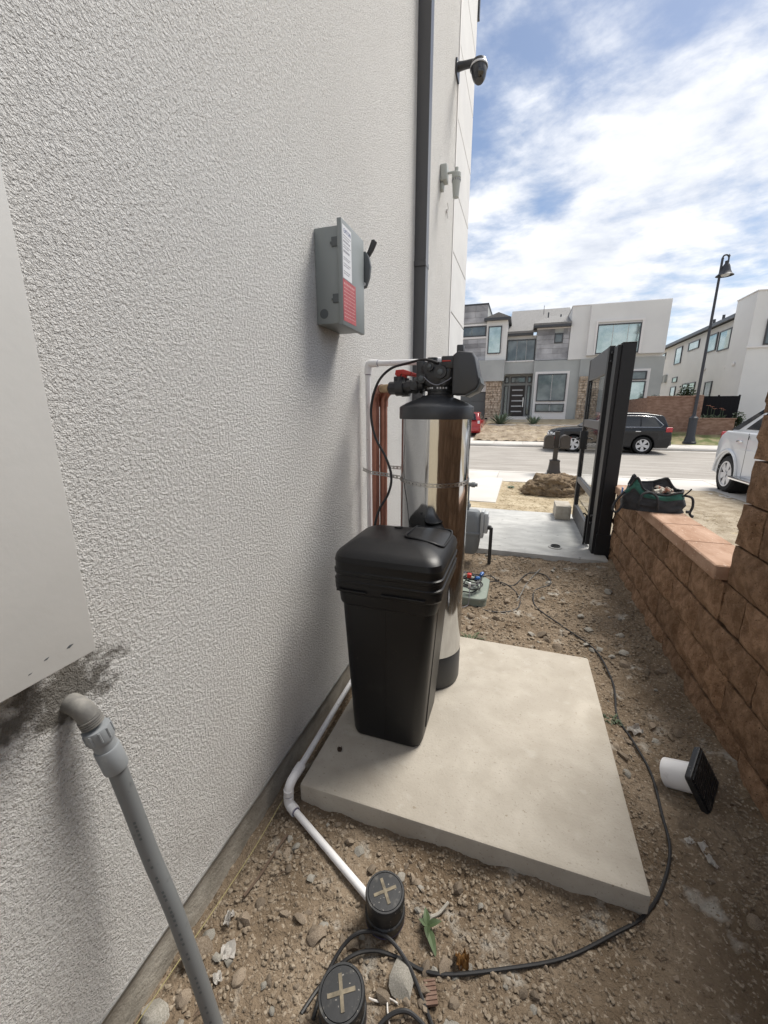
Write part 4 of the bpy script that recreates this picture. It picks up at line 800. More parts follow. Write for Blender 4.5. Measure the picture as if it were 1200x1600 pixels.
# ------------------------------------------------------------------ cleanouts
def cleanout(name, label, x, y, h, tilt, rz, sc=1.0):
    t = thing(name, label, 'cleanout', (x, y, gh(x, y) - 0.01), 'black drain cleanouts'); t.rotation_euler = (tilt[0], tilt[1], rz)
    k = sc
    b = B(); b.lathe([(0.052 * k, -0.06), (0.054 * k, 0.0), (0.0545 * k, h * 0.18), (0.061 * k, h * 0.2), (0.062 * k, h * 0.45), (0.060 * k, h * 0.47), (0.0575 * k, h * 0.48), (0.0565 * k, h * 0.84)], n=40); b.obj('pipe', 'cleanout_black', t, local=True)
    b = B(); b.lathe([(0.0585 * k, h * 0.80), (0.0605 * k, h * 0.81), (0.0605 * k, h * 0.96), (0.058 * k, h), (0.053 * k, h), (0.052 * k, h - 0.003), (0.051 * k, h), (0.0, h + 0.0005)], n=40); cap = b.obj('cap', 'cleanout_black', t, local=True)
    for a in (0, pi / 2):
        b = B(); b.box(-0.036 * k, 0.036 * k, -0.0045 * k, 0.0045 * k, h - 0.002, h + (0.0022 if a else 0.0018), M=Matrix.Rotation(a, 4, 'Z')); b.obj('cross_slot', 'dusty_cross', cap, local=True)
    b = B(); b.lathe([(0.0622 * k, h * 0.21), (0.0625 * k, h * 0.22), (0.0625 * k, h * 0.235), (0.0622 * k, h * 0.245)], n=40, cap=False); b.obj('glue_line', 'purple_primer', t, local=True)
    return t
cleanout('cleanout', 'black drain cleanout with cross cap where the white pipe ends', 0.564, 0.868, 0.125, (0, 0), R(38))
cleanout('cleanout', 'black drain cleanout with cross cap at the bottom edge, ringed by cable', 0.528, 0.632, 0.12, (R(2), R(-2)), R(30), 1.0)
# loose drain fitting with square grate
dg = thing('drain_grate', 'black square drain grate on a white pipe stub lying on its side', 'drain', (1.60, 1.68, 0.0))
dg.location = (1.645, 1.665, gh(1.6, 1.66) + 0.085); nz_ = Vector((0.74, -0.50, 0.45)).normalized(); ux = (Vector((0.1, 1, 0)) - nz_ * nz_.dot(Vector((0.1, 1, 0)))).normalized(); dg.rotation_euler = Matrix((ux, nz_.cross(ux), nz_)).transposed().to_euler(); ORG[dg.name] = Vector()
b = B(); b.lathe([(0.057, -0.115), (0.0525, -0.115), (0.0525, 0.0), (0.057, 0.0)], n=40, cap=False); b.lathe([(0.057, 0.0), (0.057, -0.115)], n=40, cap=False); b.obj('pipe_stub', 'white_pvc', dg, local=True)
b = B(); b.loft([(0.0, 0, 0, 0.062, 0.062, 0.06), (0.004, 0, 0, 0.086, 0.086, 0.012), (0.022, 0, 0, 0.088, 0.088, 0.010), (0.026, 0, 0, 0.086, 0.086, 0.010)]); fr_ = b.obj('frame', 'cleanout_black', dg, local=True)
for k in range(13):
    b = B(); b.box(-0.078, 0.078, -0.0032, 0.0032, 0.0255, 0.031, M=Matrix.Translation((0, -0.072 + k * 0.012, 0))); b.obj('bar', 'cleanout_black', fr_, local=True)
for k in range(3):
    b = B(); b.box(-0.0025, 0.0025, -0.078, 0.078, 0.0255, 0.0295, M=Matrix.Translation((-0.04 + k * 0.04, 0, 0))); b.obj('bar', 'cleanout_black', fr_, local=True)

# ------------------------------------------------------------------ stones and rubble
def rock_mesh(name, seed, m, sub=2, flat=0.6):
    t = bmesh.new(); bmesh.ops.create_icosphere(t, subdivisions=sub, radius=1.0); r = random.Random(seed)
    planes = [(Vector((r.uniform(-1, 1), r.uniform(-1, 1), r.uniform(-1, 1))).normalized(), r.uniform(0.45, 0.8)) for _ in range(9)]
    ax = (r.uniform(0.75, 1.1), r.uniform(0.6, 0.9), flat * r.uniform(0.7, 1.1))
    for v in t.verts:
        for n_, d in planes:
            q = v.co.dot(n_)
            if q > d: v.co -= n_ * (q - d)
        v.co *= 1 + 0.10 * fbm(v.co.x * 2 + seed, v.co.y * 2, v.co.z * 2)
        v.co = Vector((v.co.x * ax[0], v.co.y * ax[1], v.co.z * ax[2]))
    me = bpy.data.meshes.new(name); t.to_mesh(me); t.free(); me.materials.append(MATS[m])
    me.polygons.foreach_set('use_smooth', [True] * len(me.polygons)); me.set_sharp_from_angle(angle=R(32)); return me
ROCKS = [rock_mesh('stone', s, 'rock_tan') for s in range(8)] + [rock_mesh('stone', 30 + s, 'rock_grey') for s in range(3)]
LOW = [rock_mesh('pebble', 60 + s, 'rock_tan', 1, 0.7) for s in range(5)]
def inside_things(x, y, m=0.0):
    if 0.10 - m < x < 1.36 + m and 1.11 - m < y < 2.45 + m: return True
    for cx_, cy_, r_ in ((0.564, 0.868, 0.07), (0.528, 0.632, 0.072), (0.20, 0.508, 0.045)):
        if (x - cx_) ** 2 + (y - cy_) ** 2 < (r_ + m) ** 2: return True
    if 0.37 - m < x < 0.70 + m and 3.08 - m < y < 3.6 + m: return True
    # the white pipe on the ground
    t_ = ((x - 0.12) * 0.40 - (y - 1.077) * 0.192) / (0.4 ** 2 + 0.192 ** 2)
    if 0 <= t_ <= 1 and math.hypot(x - 0.12 - 0.4 * t_, y - 1.077 + 0.192 * t_) < 0.02 + m: return True
    return y > 4.35 - m or x > 1.82 or x < 0.03 or (1.46 < x < 1.75 and 1.54 < y < 1.80)
def put_stone(me, x, y, s, label, group, sink=0.25, rot=None):
    o = bpy.data.objects.new('stone', me); COL.objects.link(o); o.scale = (s, s, s)
    o.rotation_euler = rot or (random.uniform(-0.35, 0.35), random.uniform(-0.35, 0.35), random.uniform(0, 6.28))
    o.location = (x, y, gh(x, y) + s * 0.5 * (0.5 - sink)); tag(o, label, 'stone', group); return o
rs = random.Random(11)
# the few that stand out
big = [(0.067, 0.625, 0.060, 3, 'large rounded tan stone under the grey conduit by the wall', (0.1, 0.2, 1.1)), (0.045, 0.485, 0.055, 8, 'pale concrete lump against the wall at the bottom left corner', (0, 0, 0.4)), (0.10, 0.53, 0.030, 5, 'oval tan stone by the yellow string at the bottom left', (0.1, 0, 0.3)),
       (0.655, 0.745, 0.052, 9, 'elongated pale concrete chunk pinned under the cable loop', (0.1, 0.1, 2.2)), (0.375, 0.757, 0.036, 1, 'square brown stone in the dirt left of the cleanouts', (0, 0, 0.6)), (0.315, 0.785, 0.026, 2, 'small blocky brown stone left of the cable loop', (0, 0, 0.2)),
       (1.115, 2.80, 0.050, 4, 'big pale stone beyond the slab beside the cable', (0, 0, 1)), (0.70, 2.60, 0.055, 6, 'flat dark stone behind the slab near the tank', (0, 0, 0.3)), (0.60, 2.72, 0.040, 0, 'angular stone beside the tank foot behind the slab', (0, 0, 1.3)),
       (1.60, 2.72, 0.040, 9, 'grey stone lying against the foot of the low block wall', (0, 0, 0.2)), (1.53, 2.68, 0.035, 8, 'pale flat stone just left of the one by the low wall', (0, 0, 0.9)), (0.655, 0.92, 0.014, 10, 'small round grey pebble right of the rear cleanout', (0, 0, 0)),
       (0.80, 0.70, 0.042, 8, 'crumbled grey concrete lump right of the clay shard', (0, 0, 0.5)), (1.58, 1.95, 0.022, 9, 'grey angular stone above the drain grate', (0, 0, 0.5))]
for x, y, s, k, lab, rot in big: put_stone(ROCKS[k], x, y, s, lab, None, 0.30, rot)
n = 0; tries = 0
while n < 230 and tries < 6000:
    tries += 1
    if rs.random() < 0.55: x, y = rs.uniform(0.05, 1.1), rs.uniform(0.42, 1.1)
    elif rs.random() < 0.75: x, y = rs.uniform(0.55, 1.8), rs.uniform(2.5, 4.33)
    else: x, y = rs.uniform(1.38, 1.8), rs.uniform(0.6, 2.6)
    s = rs.choice((0.011, 0.013, 0.015, 0.018, 0.021, 0.025, 0.030)) * (1.5 if y > 2.4 else 1.0)
    if x > 0.8 and y < 1.1: s *= 0.7
    if inside_things(x, y, s): continue
    near = y < 1.2 and x < 0.62
    put_stone(rs.choice(ROCKS), x, y, s, 'loose brown stone in the dirt' + (' left of the cleanouts' if near else ' behind the slab' if y > 2.4 else ' right of the cleanouts and slab'), 'loose stones ' + ('left of the cleanouts' if near else 'behind the slab' if y > 2.4 else 'right of the slab'), 0.2); n += 1
def rubble(name, label, count, smin, smax, area, seed):
    r = random.Random(seed); vs = []; fs = []; src = [([v.co.copy() for v in me.vertices], [tuple(p.vertices) for p in me.polygons]) for me in LOW]
    k = 0
    while k < count:
        x, y = r.uniform(area[0], area[1]), r.uniform(area[2], area[3]); s = smin + (smax - smin) * r.random() ** 3.2
        cl_ = fbm(x * 3.1 + 5, y * 3.1, seed)
        if cl_ < r.uniform(-0.7, 0.40) or inside_things(x, y, s * 0.6): k += 0.25; continue
        V_, F_ = r.choice(src); M_ = Matrix.Translation((x, y, gh(x, y) + s * 0.2)) @ Matrix.Rotation(r.uniform(0, 6.28), 4, 'Z') @ Matrix.Rotation(r.uniform(-0.6, 0.6), 4, 'X') @ Matrix.Scale(s, 4)
        o_ = len(vs); vs += [M_ @ v for v in V_]; fs += [tuple(i + o_ for i in f) for f in F_]; k += 1
    me = bpy.data.meshes.new(name); me.from_pydata([tuple(v) for v in vs], [], fs); me.materials.append(MATS['rock_tan2' if 'rock_tan2' in MATS else 'rock_tan']); me.update()
    o = bpy.data.objects.new(name, me); COL.objects.link(o); stuff(o, label, 'gravel'); return o
mat('rock_tan2', (0.155, 0.118, 0.082), 0.96, col2=(0.315, 0.265, 0.205), cscale=55, cpos=(0.33, 0.68), spec=0.2, bump=[(90, 0.5, 0.004)])
rubble('gravel', 'fine brown gravel strewn over the dirt in front of the slab', 6000, 0.0018, 0.013, (0.03, 1.15, 0.35, 1.12), 3)
rubble('gravel', 'fine brown gravel strewn over the dirt along the tall wall', 9000, 0.0020, 0.011, (1.0, 1.82, 0.35, 2.5), 4)
rubble('gravel', 'loose rubble strewn over the dirt between slab and gate', 7000, 0.003, 0.019, (0.45, 1.82, 2.44, 4.35), 5)

dbr = random.Random(77); b = B(); k = 0
while k < 420:
    x, y = dbr.uniform(0.04, 1.81), dbr.uniform(0.40, 4.3)
    if inside_things(x, y, 0.01): continue
    a = dbr.uniform(0, 6.28); l_ = dbr.uniform(0.008, 0.035); z = gh(x, y)
    b.tube([(x, y, z + 0.002), (x + 0.5 * l_ * cos(a), y + 0.5 * l_ * sin(a), z + dbr.uniform(0.002, 0.006)), (x + l_ * cos(a + 0.3), y + l_ * sin(a + 0.3), z + 0.003)], dbr.uniform(0.0006, 0.0015), 4, 2); k += 1
stuff(b.obj('twig_litter', 'twig'), 'fine dark twig litter scattered over the dirt', 'litter')
# ------------------------------------------------------------------ litter, string, twigs, weeds
b = B(); b.tube([(0.066, 1.085, 0.055), (0.064, 0.90, 0.040), (0.060, 0.70, 0.048), (0.055, 0.52, 0.060), (0.045, 0.30, 0.06), (0.04, 0.1, 0.05)], 0.0014, 6)
tag(center_origin(b.obj('yellow_string', 'string_yellow')), 'thin yellow string stretched along the foot of the stucco wall', 'string')
b = B(); b.tube([(0.137, 0.995, gh(.137, .995) + 0.012), (0.128, 0.93, 0.012), (0.120, 0.85, 0.008), (0.108, 0.775, 0.012)], 0.0048, 7); tag(center_origin(b.obj('stick', 'twig')), 'dark stick half buried beside the house wall', 'stick')
b = B(); b.tube([(0.685, 0.905, gh(.685, .905) + 0.01), (0.72, 0.93, 0.012), (0.745, 0.97, 0.012)], 0.005, 7); tag(center_origin(b.obj('stick', 'rock_grey')), 'short pale stick beside the weed right of the rear cleanout', 'stick')
b = B(); b.tube(lay([(0.578, 0.685, 0.01), (0.605, 0.69, 0.006), (0.625, 0.705, 0.004), (0.655, 0.70, 0.004)], 0.002), 0.0025, 6); b.tube(lay([(0.625, 0.702, 0.004), (0.635, 0.675, 0.004), (0.65, 0.65, 0.004)], 0.002), 0.0022, 6); tag(center_origin(b.obj('root', 'scrap_white')), 'pale forked root between the front cleanout and the cable', 'root')
def scrap(name, label, cat, x, y, sx, sy, m, seed, rz, lift=0.006, curl=0.01):
    r = random.Random(seed); b = B(); rows = []
    for j in range(7):
        rows.append([])
        for i in range(7):
            u, v = i / 6 - 0.5, j / 6 - 0.5; w = 1 - 0.35 * abs(v) * r.random() - 0.25 * abs(u) * r.random()
            p = Matrix.Rotation(rz, 3, 'Z') @ Vector((u * sx * w, v * sy * w, curl * (fbm(u * 3 + seed, v * 3, seed) + 1.2 * u * u)))
            rows[-1].append(b.bm.verts.new((x + p.x, y + p.y, gh(x, y) + lift + p.z)))
    b.skin(rows, close=False); g = bmesh.ops.solidify(b.bm, geom=b.bm.faces[:], thickness=0.0018)
    return tag(center_origin(b.obj(name, m)), label, cat)
scrap('plastic_scrap', 'crumpled white plastic scrap beside the yellow string', 'scrap', 0.098, 0.715, 0.025, 0.045, 'scrap_white', 2, 0.2, 0.010, 0.02)
scrap('paper_scrap', 'square dirty white scrap in the dirt right of the conduit', 'scrap', 0.150, 0.648, 0.045, 0.045, 'scrap_white', 5, 0.5, 0.010)
scrap('paper_scrap', 'tiny pale scrap below the square white scrap', 'scrap', 0.158, 0.592, 0.024, 0.028, 'scrap_white', 8, 0.9, 0.008)
scrap('plaster_flake', 'white plaster flake in the hollow below the drain grate', 'plaster', 1.60, 1.43, 0.035, 0.06, 'scrap_white', 11, 0.2, 0.006)
scrap('plaster_flake', 'small square plaster flake left of the larger one below the grate', 'plaster', 1.56, 1.45, 0.03, 0.025, 'scrap_white', 12, 0.4, 0.006)
scrap('plaster_flake', 'plaster flake lowest of those below the drain grate', 'plaster', 1.60, 1.375, 0.025, 0.045, 'scrap_white', 13, 0.5, 0.006)
scrap('foil_wrapper', 'shiny torn wrapper in the dirt beside the slab weed', 'wrapper', 1.50, 1.98, 0.07, 0.05, 'scrap_white', 21, 0.4, 0.008, 0.03)
scrap('dead_leaf', 'curled orange dead leaf in the dirt beside the cable', 'leaf', 0.806, 0.842, 0.04, 0.045, 'dead_leaf', 31, 0.3, 0.012, 0.035)
scrap('dead_leaf', 'brown leaf flake on the slab in front of the salt bin', 'leaf', 0.20, 1.33, 0.022, 0.03, 'twig', 33, 0.5, 0.102 - gh(0.20, 1.33), 0.008)
b = B(); b.box(-0.028, 0.028, -0.016, 0.016, 0.0, 0.010, 0.002, 1)
for k in range(6): b.box(-0.025 + k * 0.01, -0.020 + k * 0.01, -0.0155, 0.0155, 0.010, 0.0125)
cs = b.obj('clay_shard', 'clay_shard'); cs.location = (0.735, 0.752, gh(0.735, 0.752) + 0.002); cs.rotation_euler = (0.1, -0.15, R(-70)); tag(cs, 'ribbed red clay shard beside the cable at the bottom', 'shard')
def leaf(b, base, d, L_, w, droop=0.3):
    base = Vector(base); d = Vector(d).normalized(); s = d.cross(Vector((0, 0, 1))).normalized(); n_ = s.cross(d); prof = (0.12, 0.75, 1.0, 0.8, 0.45, 0.02); rows = []
    for i, pw in enumerate(prof):
        t_ = i / 5; c = base + d * L_ * t_ - Vector((0, 0, 1)) * droop * L_ * t_ * t_
        rows.append([b.bm.verts.new(c - s * w * pw + n_ * w * 0.35 * pw), b.bm.verts.new(c), b.bm.verts.new(c + s * w * pw + n_ * w * 0.35 * pw)])
    b.skin(rows, close=False)
wd = thing('weed', 'broad-leaved green weed sprig right of the rear cleanout', 'weed', (0.70, 0.885, gh(0.70, 0.885)))
for i, (d, L_, w) in enumerate((((0.5, -0.75, 0.12), 0.075, 0.012), ((-0.2, 0.5, 0.35), 0.05, 0.011), ((0.5, 0.2, 0.4), 0.055, 0.011), ((0.1, -0.6, 0.5), 0.05, 0.010), ((-0.6, 0.1, 0.4), 0.035, 0.009))):
    b = B(); leaf(b, (0.695, 0.885, gh(0.70, 0.885) + 0.012), d, L_, w); b.obj('leaf', 'leaf_green', wd)
def tuft(name, label, x, y, n_, L_, w, m, seed, spread=0.05, up=(0.3, 1.0), z=None):
    r = random.Random(seed); z = gh(x, y) if z is None else z; t = thing(name, label, 'weed' if L_ < 0.2 else 'plant', (x, y, z)); b = B()
    for k in range(n_):
        a = r.uniform(0, 6.28); leaf(b, (x + r.uniform(-spread, spread), y + r.uniform(-spread, spread), z), (cos(a), sin(a), r.uniform(*up)), L_ * r.uniform(0.6, 1.2), w, 0.4)
    b.obj('leaves', m, t); return t
tuft('weed', 'small green weed at the right edge of the slab', 1.405, 2.03, 26, 0.035, 0.005, 'leaf_green', 2, 0.03)
tuft('weed', 'thin grassy weed behind the slab at the tank foot', 0.62, 2.56, 34, 0.10, 0.004, 'leaf_green', 3, 0.05)
tuft('weed', 'sprig of dry grass beside the white scraps', 0.175, 0.53, 16, 0.05, 0.0015, 'twig', 6, 0.02)

# ------------------------------------------------------------------ burlap heap
bh = thing('burlap_heap', 'heap of brown burlap matting dumped on the dirt strip', 'burlap', (1.5, 8.8, -0.08))
def lump(name, c, rad, seed, amp=0.22):
    t = bmesh.new(); bmesh.ops.create_icosphere(t, subdivisions=5, radius=1.0)
    for v in t.verts:
        d = v.co.normalized(); k = 1 + amp * fbm(d.x * 1.6 + seed, d.y * 1.6, d.z * 1.6) + 0.07 * fbm(d.x * 4 + seed, d.y * 4, d.z * 5) + 0.025 * fbm(d.x * 16, d.y * 16 + seed, d.z * 16)
        v.co = Vector((c[0] + d.x * rad[0] * k, c[1] + d.y * rad[1] * k, max(c[2] + d.z * rad[2] * k, -0.11)))
    b = B(); b.merge(t); return b.obj(name, 'burlap', bh, angle=70)
lump('fold', (1.50, 8.75, 0.06), (0.40, 0.36, 0.27), 2.0); lump('fold', (1.22, 8.62, 0.0), (0.24, 0.22, 0.19), 5.0); lump('fold', (1.85, 9.1, 0.04), (0.38, 0.34, 0.24), 9.0); lump('fold', (1.66, 8.60, -0.05), (0.40, 0.20, 0.14), 12.0)
cr = random.Random(8); b = B()
for k in range(1400):
    a = cr.uniform(0, 6.28); rr_ = cr.uniform(0.2, 0.62); c = Vector((1.52 + rr_ * cos(a), 8.78 + rr_ * 0.7 * sin(a), -0.07 + max(0, 0.36 - 0.5 * rr_) * cr.random())); d = Vector((cr.uniform(-1, 1), cr.uniform(-1, 1), cr.uniform(-0.3, 0.5))).normalized() * cr.uniform(0.05, 0.14)
    b.cyl(c, c + d, 0.003, 0.001, 4)
stuff(b.obj('loose_fibres', 'burlap', bh))
st = random.Random(9); b = B()
for k in range(2600):
    x, y = st.uniform(0.55, 4.2), st.uniform(6.4, 10.25); z = lot(y) + 0.02 * fbm(x * 1.7, y * 1.7); a = st.uniform(0, 6.28); l_ = st.uniform(0.02, 0.08)
    b.cyl((x, y, z + 0.006), (x + l_ * cos(a), y + l_ * sin(a), z + st.uniform(0.006, 0.03)), 0.003, 0.002, 3, False)
mat('straw', (0.40, 0.32, 0.20), 0.95, rnd=0.2)
stuff(b.obj('dry_straw', 'straw'), 'dry straw litter scattered over the dirt strip by the pavement', 'straw')
# ------------------------------------------------------------------ twin mailbox
mb = thing('mailbox_post', 'bronze post with two arched mailboxes at the near kerb', 'mailbox', (1.80, 11.98, -0.12))
b = B(); b.box(1.74, 1.86, 11.93, 12.04, 0.26, 1.03, 0.006, 1); b.obj('post', 'mailbox_bronze', mb)
b = B(); b.loft([(-0.118, 1.80, 11.98, 0.17, 0.17, 0.02), (-0.05, 1.80, 11.98, 0.17, 0.17, 0.02), (-0.02, 1.80, 11.98, 0.15, 0.15, 0.02), (0.20, 1.80, 11.98, 0.125, 0.125, 0.015), (0.25, 1.80, 11.98, 0.135, 0.135, 0.015), (0.27, 1.80, 11.98, 0.08, 0.08, 0.01)], 2); b.obj('base', 'mailbox_bronze', mb)
b = B(); b.box(1.46, 2.14, 11.90, 12.06, 0.565, 0.60, 0.004, 1); b.obj('arm', 'mailbox_bronze', mb)
for x in (1.60, 2.00):
    poly = [(x - 0.115, 0.605), (x + 0.115, 0.605), (x + 0.115, 0.82)] + [(x + 0.115 * cos(a), 0.82 + 0.115 * sin(a)) for a in [i * pi / 10 for i in range(1, 10)]] + [(x - 0.115, 0.82)]
    b = B(); b.prism(poly, 'y', 11.72, 12.24, 0.006, 1); bx = b.obj('mailbox', 'mailbox_bronze', mb)
    b = B(); b.prism([(x + (p - x) * 1.04, 0.605 + (q - 0.605) * 1.03) for p, q in poly], 'y', 11.70, 11.719, 0.004, 1); b.obj('door', 'mailbox_bronze', bx)
    b = B(); b.box(x + 0.118, x + 0.124, 11.78, 11.80, 0.72, 0.90); b.box(x + 0.118, x + 0.124, 11.74, 11.80, 0.84, 0.90); b.obj('flag', 'red_plastic', bx)
    b = B(); b.cyl((x, 11.70, 0.90), (x, 11.675, 0.90), 0.012, n=8); b.obj('knob', 'mailbox_bronze', bx)

# ------------------------------------------------------------------ street lamp
sl_ = thing('street_lamp', 'tall dark street lamp with a bell-shaped shade across the road', 'street lamp', (9.18, 25.0, -0.12))
b = B(); b.lathe([(0.30, -0.12), (0.30, 0.02), (0.26, 0.05), (0.22, 0.25), (0.19, 0.32), (0.185, 1.15), (0.20, 1.17), (0.20, 1.24), (0.13, 1.30), (0.085, 1.36), (0.075, 1.5)], (9.18, 25.0, 0), n=16); b.obj('base', 'lamp_metal', sl_)
b = B(); b.cyl((9.18, 25.0, 1.4), (9.18, 25.0, 8.45), 0.075, 0.05, 14); b.obj('pole', 'lamp_metal', sl_)
b = B(); b.tube([(9.18, 25.0, 8.35), (9.19, 25.0, 8.55), (9.26, 25.0, 8.62), (9.36, 25.0, 8.60), (9.42, 25.0, 8.50), (9.42, 25.0, 8.34)], 0.035, 8); b.lathe([(0.03, 0), (0.06, 0.05), (0.02, 0.14), (0.0, 0.2)], (9.18, 25.0, 8.42), n=10); b.lathe([(0.03, 0), (0.055, 0.04), (0.0, 0.14)], (9.42, 25.0, 8.52), n=10); b.obj('hook', 'lamp_metal', sl_)
b = B(); b.lathe([(0.05, 0.62), (0.08, 0.60), (0.08, 0.50), (0.11, 0.46), (0.15, 0.38), (0.20, 0.20), (0.27, 0.06), (0.34, 0.0), (0.36, -0.02), (0.33, -0.02), (0.24, 0.04), (0.0, 0.12)], (9.38, 25.0, 7.76), n=24); b.obj('shade', 'lamp_metal', sl_)
b = B(); b.lathe([(0.22, 0.0), (0.20, -0.06), (0.12, -0.10), (0.0, -0.11)], (9.38, 25.0, 7.82), n=16); b.obj('lens', 'lamp_clear', sl_)

# ------------------------------------------------------------------ cars
def car(name, label, loc, rz, W_, body, cab, wins, belt, taper, wheels, wr, paint, extra=None, spokes=5, hw=0.0):
    """Nose towards local -x. body, cab, wins: side outlines (x, z)."""
    t = thing(name, label, 'car', loc, rz=rz); hw_ = W_ / 2
    def shear(bm, z0=belt):
        for v in bm.verts:
            k = max(0.0, v.co.z - z0) * taper; v.co.y = math.copysign(max(0.0, abs(v.co.y) - k), v.co.y)
            e = min(1.0, max(0.0, (abs(v.co.x - 0) - 1.75) / 0.75)); v.co.y *= 1 - 0.10 * e * e
    front, rear = wheels; poly = list(body); zb = body[0][1]
    def arch(cx): return [(cx + (wr + 0.06) * cos(a), max(zb, wr + (wr + 0.06) * sin(a))) for a in [i * pi / 12 for i in range(0, 13)]]
    under = [(rear + wr + 0.06, zb)] + arch(rear) + [(rear - wr - 0.06, zb), (front + wr + 0.06, zb)] + arch(front) + [(front - wr - 0.06, zb)]
    b = B(); b.prism(poly + under, 'y', -hw_, hw_, 0.05, 3); shear(b.bm); bo = b.obj('body', paint, t, local=True, angle=40)
    b = B(); b.prism(cab, 'y', -hw_ + 0.06, hw_ - 0.06, 0.05, 3); shear(b.bm); b.obj('cabin', paint, t, local=True, angle=40)
    for s in (-1, 1):
        for w in wins:
            y0, y1 = sorted((s * (hw_ - 0.075), s * (hw_ - 0.052))); b = B(); b.prism(w, 'y', y0, y1); shear(b.bm); b.obj('window', 'car_glass', t, local=True)
        for cx_ in (front, rear):
            wl = B(); yo = s * (hw_ - 0.01); yi = s * (hw_ - 0.24)
            wl.lathe([(wr * 0.66, 0.0), (wr * 0.90, 0.0), (wr * 0.98, 0.03), (wr, 0.07), (wr, 0.20), (wr * 0.95, 0.23), (wr * 0.5, 0.23)], (cx_, yo, wr), (0, -s, 0), 32, False); wo_ = wl.obj('wheel', 'tyre', t, local=True)
            rm = B(); rm.lathe([(wr * 0.68, 0.01), (wr * 0.66, 0.012), (wr * 0.62, 0.03), (wr * 0.60, 0.08), (wr * 0.1, 0.085), (0, 0.085)], (cx_, yo, wr), (0, -s, 0), 28, False); rm.obj('rim_barrel', 'arch_black', wo_, local=True)
            rm = B()
            for k in range(spokes):
                a = 2 * pi * k / spokes + 0.3; M_ = Matrix.Translation((cx_, yo, wr)) @ Matrix.Rotation(a, 4, 'Y'); rm.prism([(wr * 0.08, -wr * 0.10), (wr * 0.64, -wr * 0.21), (wr * 0.64, wr * 0.21), (wr * 0.08, wr * 0.10)], 'y', *sorted((-s * 0.055, -s * 0.012)), M=M_)
            rm.lathe([(wr * 0.70, 0.0), (wr * 0.70, -0.004), (wr * 0.62, -0.002), (wr * 0.61, 0.03)], (cx_, yo, wr), (0, -s, 0), 28, False); rm.lathe([(0.0, -0.004), (wr * 0.13, 0.0), (wr * 0.15, 0.05)], (cx_, yo, wr), (0, -s, 0), 14, False)
            rm.obj('rim', 'alloy', wo_, local=True)
            al = B(); al.lathe([(wr + 0.058, 0.03), (wr + 0.058, 0.34), (0.02, 0.34)], (cx_, s * hw_, wr), (0, -s, 0), 28, False)
            al.obj('wheel_arch', 'arch_black', t, local=True)
    if extra: extra(t, bo, shear, hw_)
    return t
def part_box(t, name, m, x0, x1, y0, y1, z0, z1, bev=0.006, shear=None):
    b = B(); b.box(x0, x1, y0, y1, z0, z1, bev, 2)
    if shear: shear(b.bm)
    return b.obj(name, m, t, local=True)
def suv_extra(t, bo, shear, h):
    for s in (-1, 1):
        part_box(t, 'tail_light', 'tail_red', 2.12, 2.375, min(s * (h - 0.18), s * (h + 0.004)), max(s * (h - 0.18), s * (h + 0.004)), 0.92, 1.12, 0.02, shear)
        part_box(t, 'headlight', 'lamp_clear', -2.36, -2.05, min(s * (h - 0.35), s * (h - 0.0)), max(s * (h - 0.35), s * (h - 0.0)), 0.74, 0.87, 0.02, shear)
        for x in (0.10, 1.0): part_box(t, 'door_handle', 'chrome', x, x + 0.2, min(s * (h - 0.01), s * (h + 0.025)), max(s * (h - 0.01), s * (h + 0.025)), 0.93, 0.965, 0.008, shear)
        part_box(t, 'mirror', 'car_black', -0.95, -0.78, min(s * (h - 0.02), s * (h + 0.17)), max(s * (h - 0.02), s * (h + 0.17)), 1.08, 1.22, 0.03)
        part_box(t, 'roof_rail', 'dark_trim', -0.2, 1.5, min(s * 0.62, s * 0.66), max(s * 0.62, s * 0.66), 1.69, 1.735, 0.01)
        b = B(); b.tube([(-0.85, s * (h - 0.045), 1.14), (-0.25, s * (h - 0.045), 1.545), (0.3, s * (h - 0.045), 1.60), (1.2, s * (h - 0.045), 1.59), (1.68, s * (h - 0.045), 1.545), (2.02, s * (h - 0.045), 1.22), (1.92, s * (h - 0.045), 1.125), (0, s * (h - 0.045), 1.125), (-0.85, s * (h - 0.045), 1.125)], 0.011, 6, 1, False); shear(b.bm); b.obj('window_trim', 'chrome', t, local=True)
        for x in (-0.95, 0.31, 1.2):
            b = B(); b.box(x, x + 0.008, min(s * (h - 0.01), s * (h + 0.002)), max(s * (h - 0.01), s * (h + 0.002)), 0.40, 1.06); shear(b.bm); b.obj('door_seam', 'arch_black', bo, local=True)
    part_box(t, 'grille', 'alloy', -2.42, -2.36, -0.5, 0.5, 0.55, 0.80, 0.02); part_box(t, 'licence_plate', 'label_white', 2.36, 2.395, -0.26, 0.26, 0.78, 0.92, 0.004)
    part_box(t, 'bumper', 'dark_trim', 2.25, 2.42, -0.85, 0.85, 0.36, 0.55, 0.04)
    b = B(); b.prism([(2.0, 1.52), (2.03, 1.53), (2.27, 1.14), (2.24, 1.13)], 'y', -0.72, 0.72); shear(b.bm); b.obj('rear_glass', 'car_glass', t, local=True)
    b = B(); b.prism([(-1.09, 1.14), (-1.06, 1.13), (-0.34, 1.57), (-0.37, 1.60)], 'y', -0.78, 0.78); shear(b.bm); b.obj('windscreen', 'car_glass', t, local=True)
body_suv = [(-2.30, 0.26), (-2.40, 0.40), (-2.42, 0.60), (-2.37, 0.80), (-2.22, 0.93), (-1.9, 1.01), (-1.1, 1.09), (0, 1.12), (2.24, 1.12), (2.33, 1.03), (2.37, 0.90), (2.40, 0.62), (2.36, 0.40), (2.28, 0.26)]
body_suv = [body_suv[0]] + body_suv[1:]
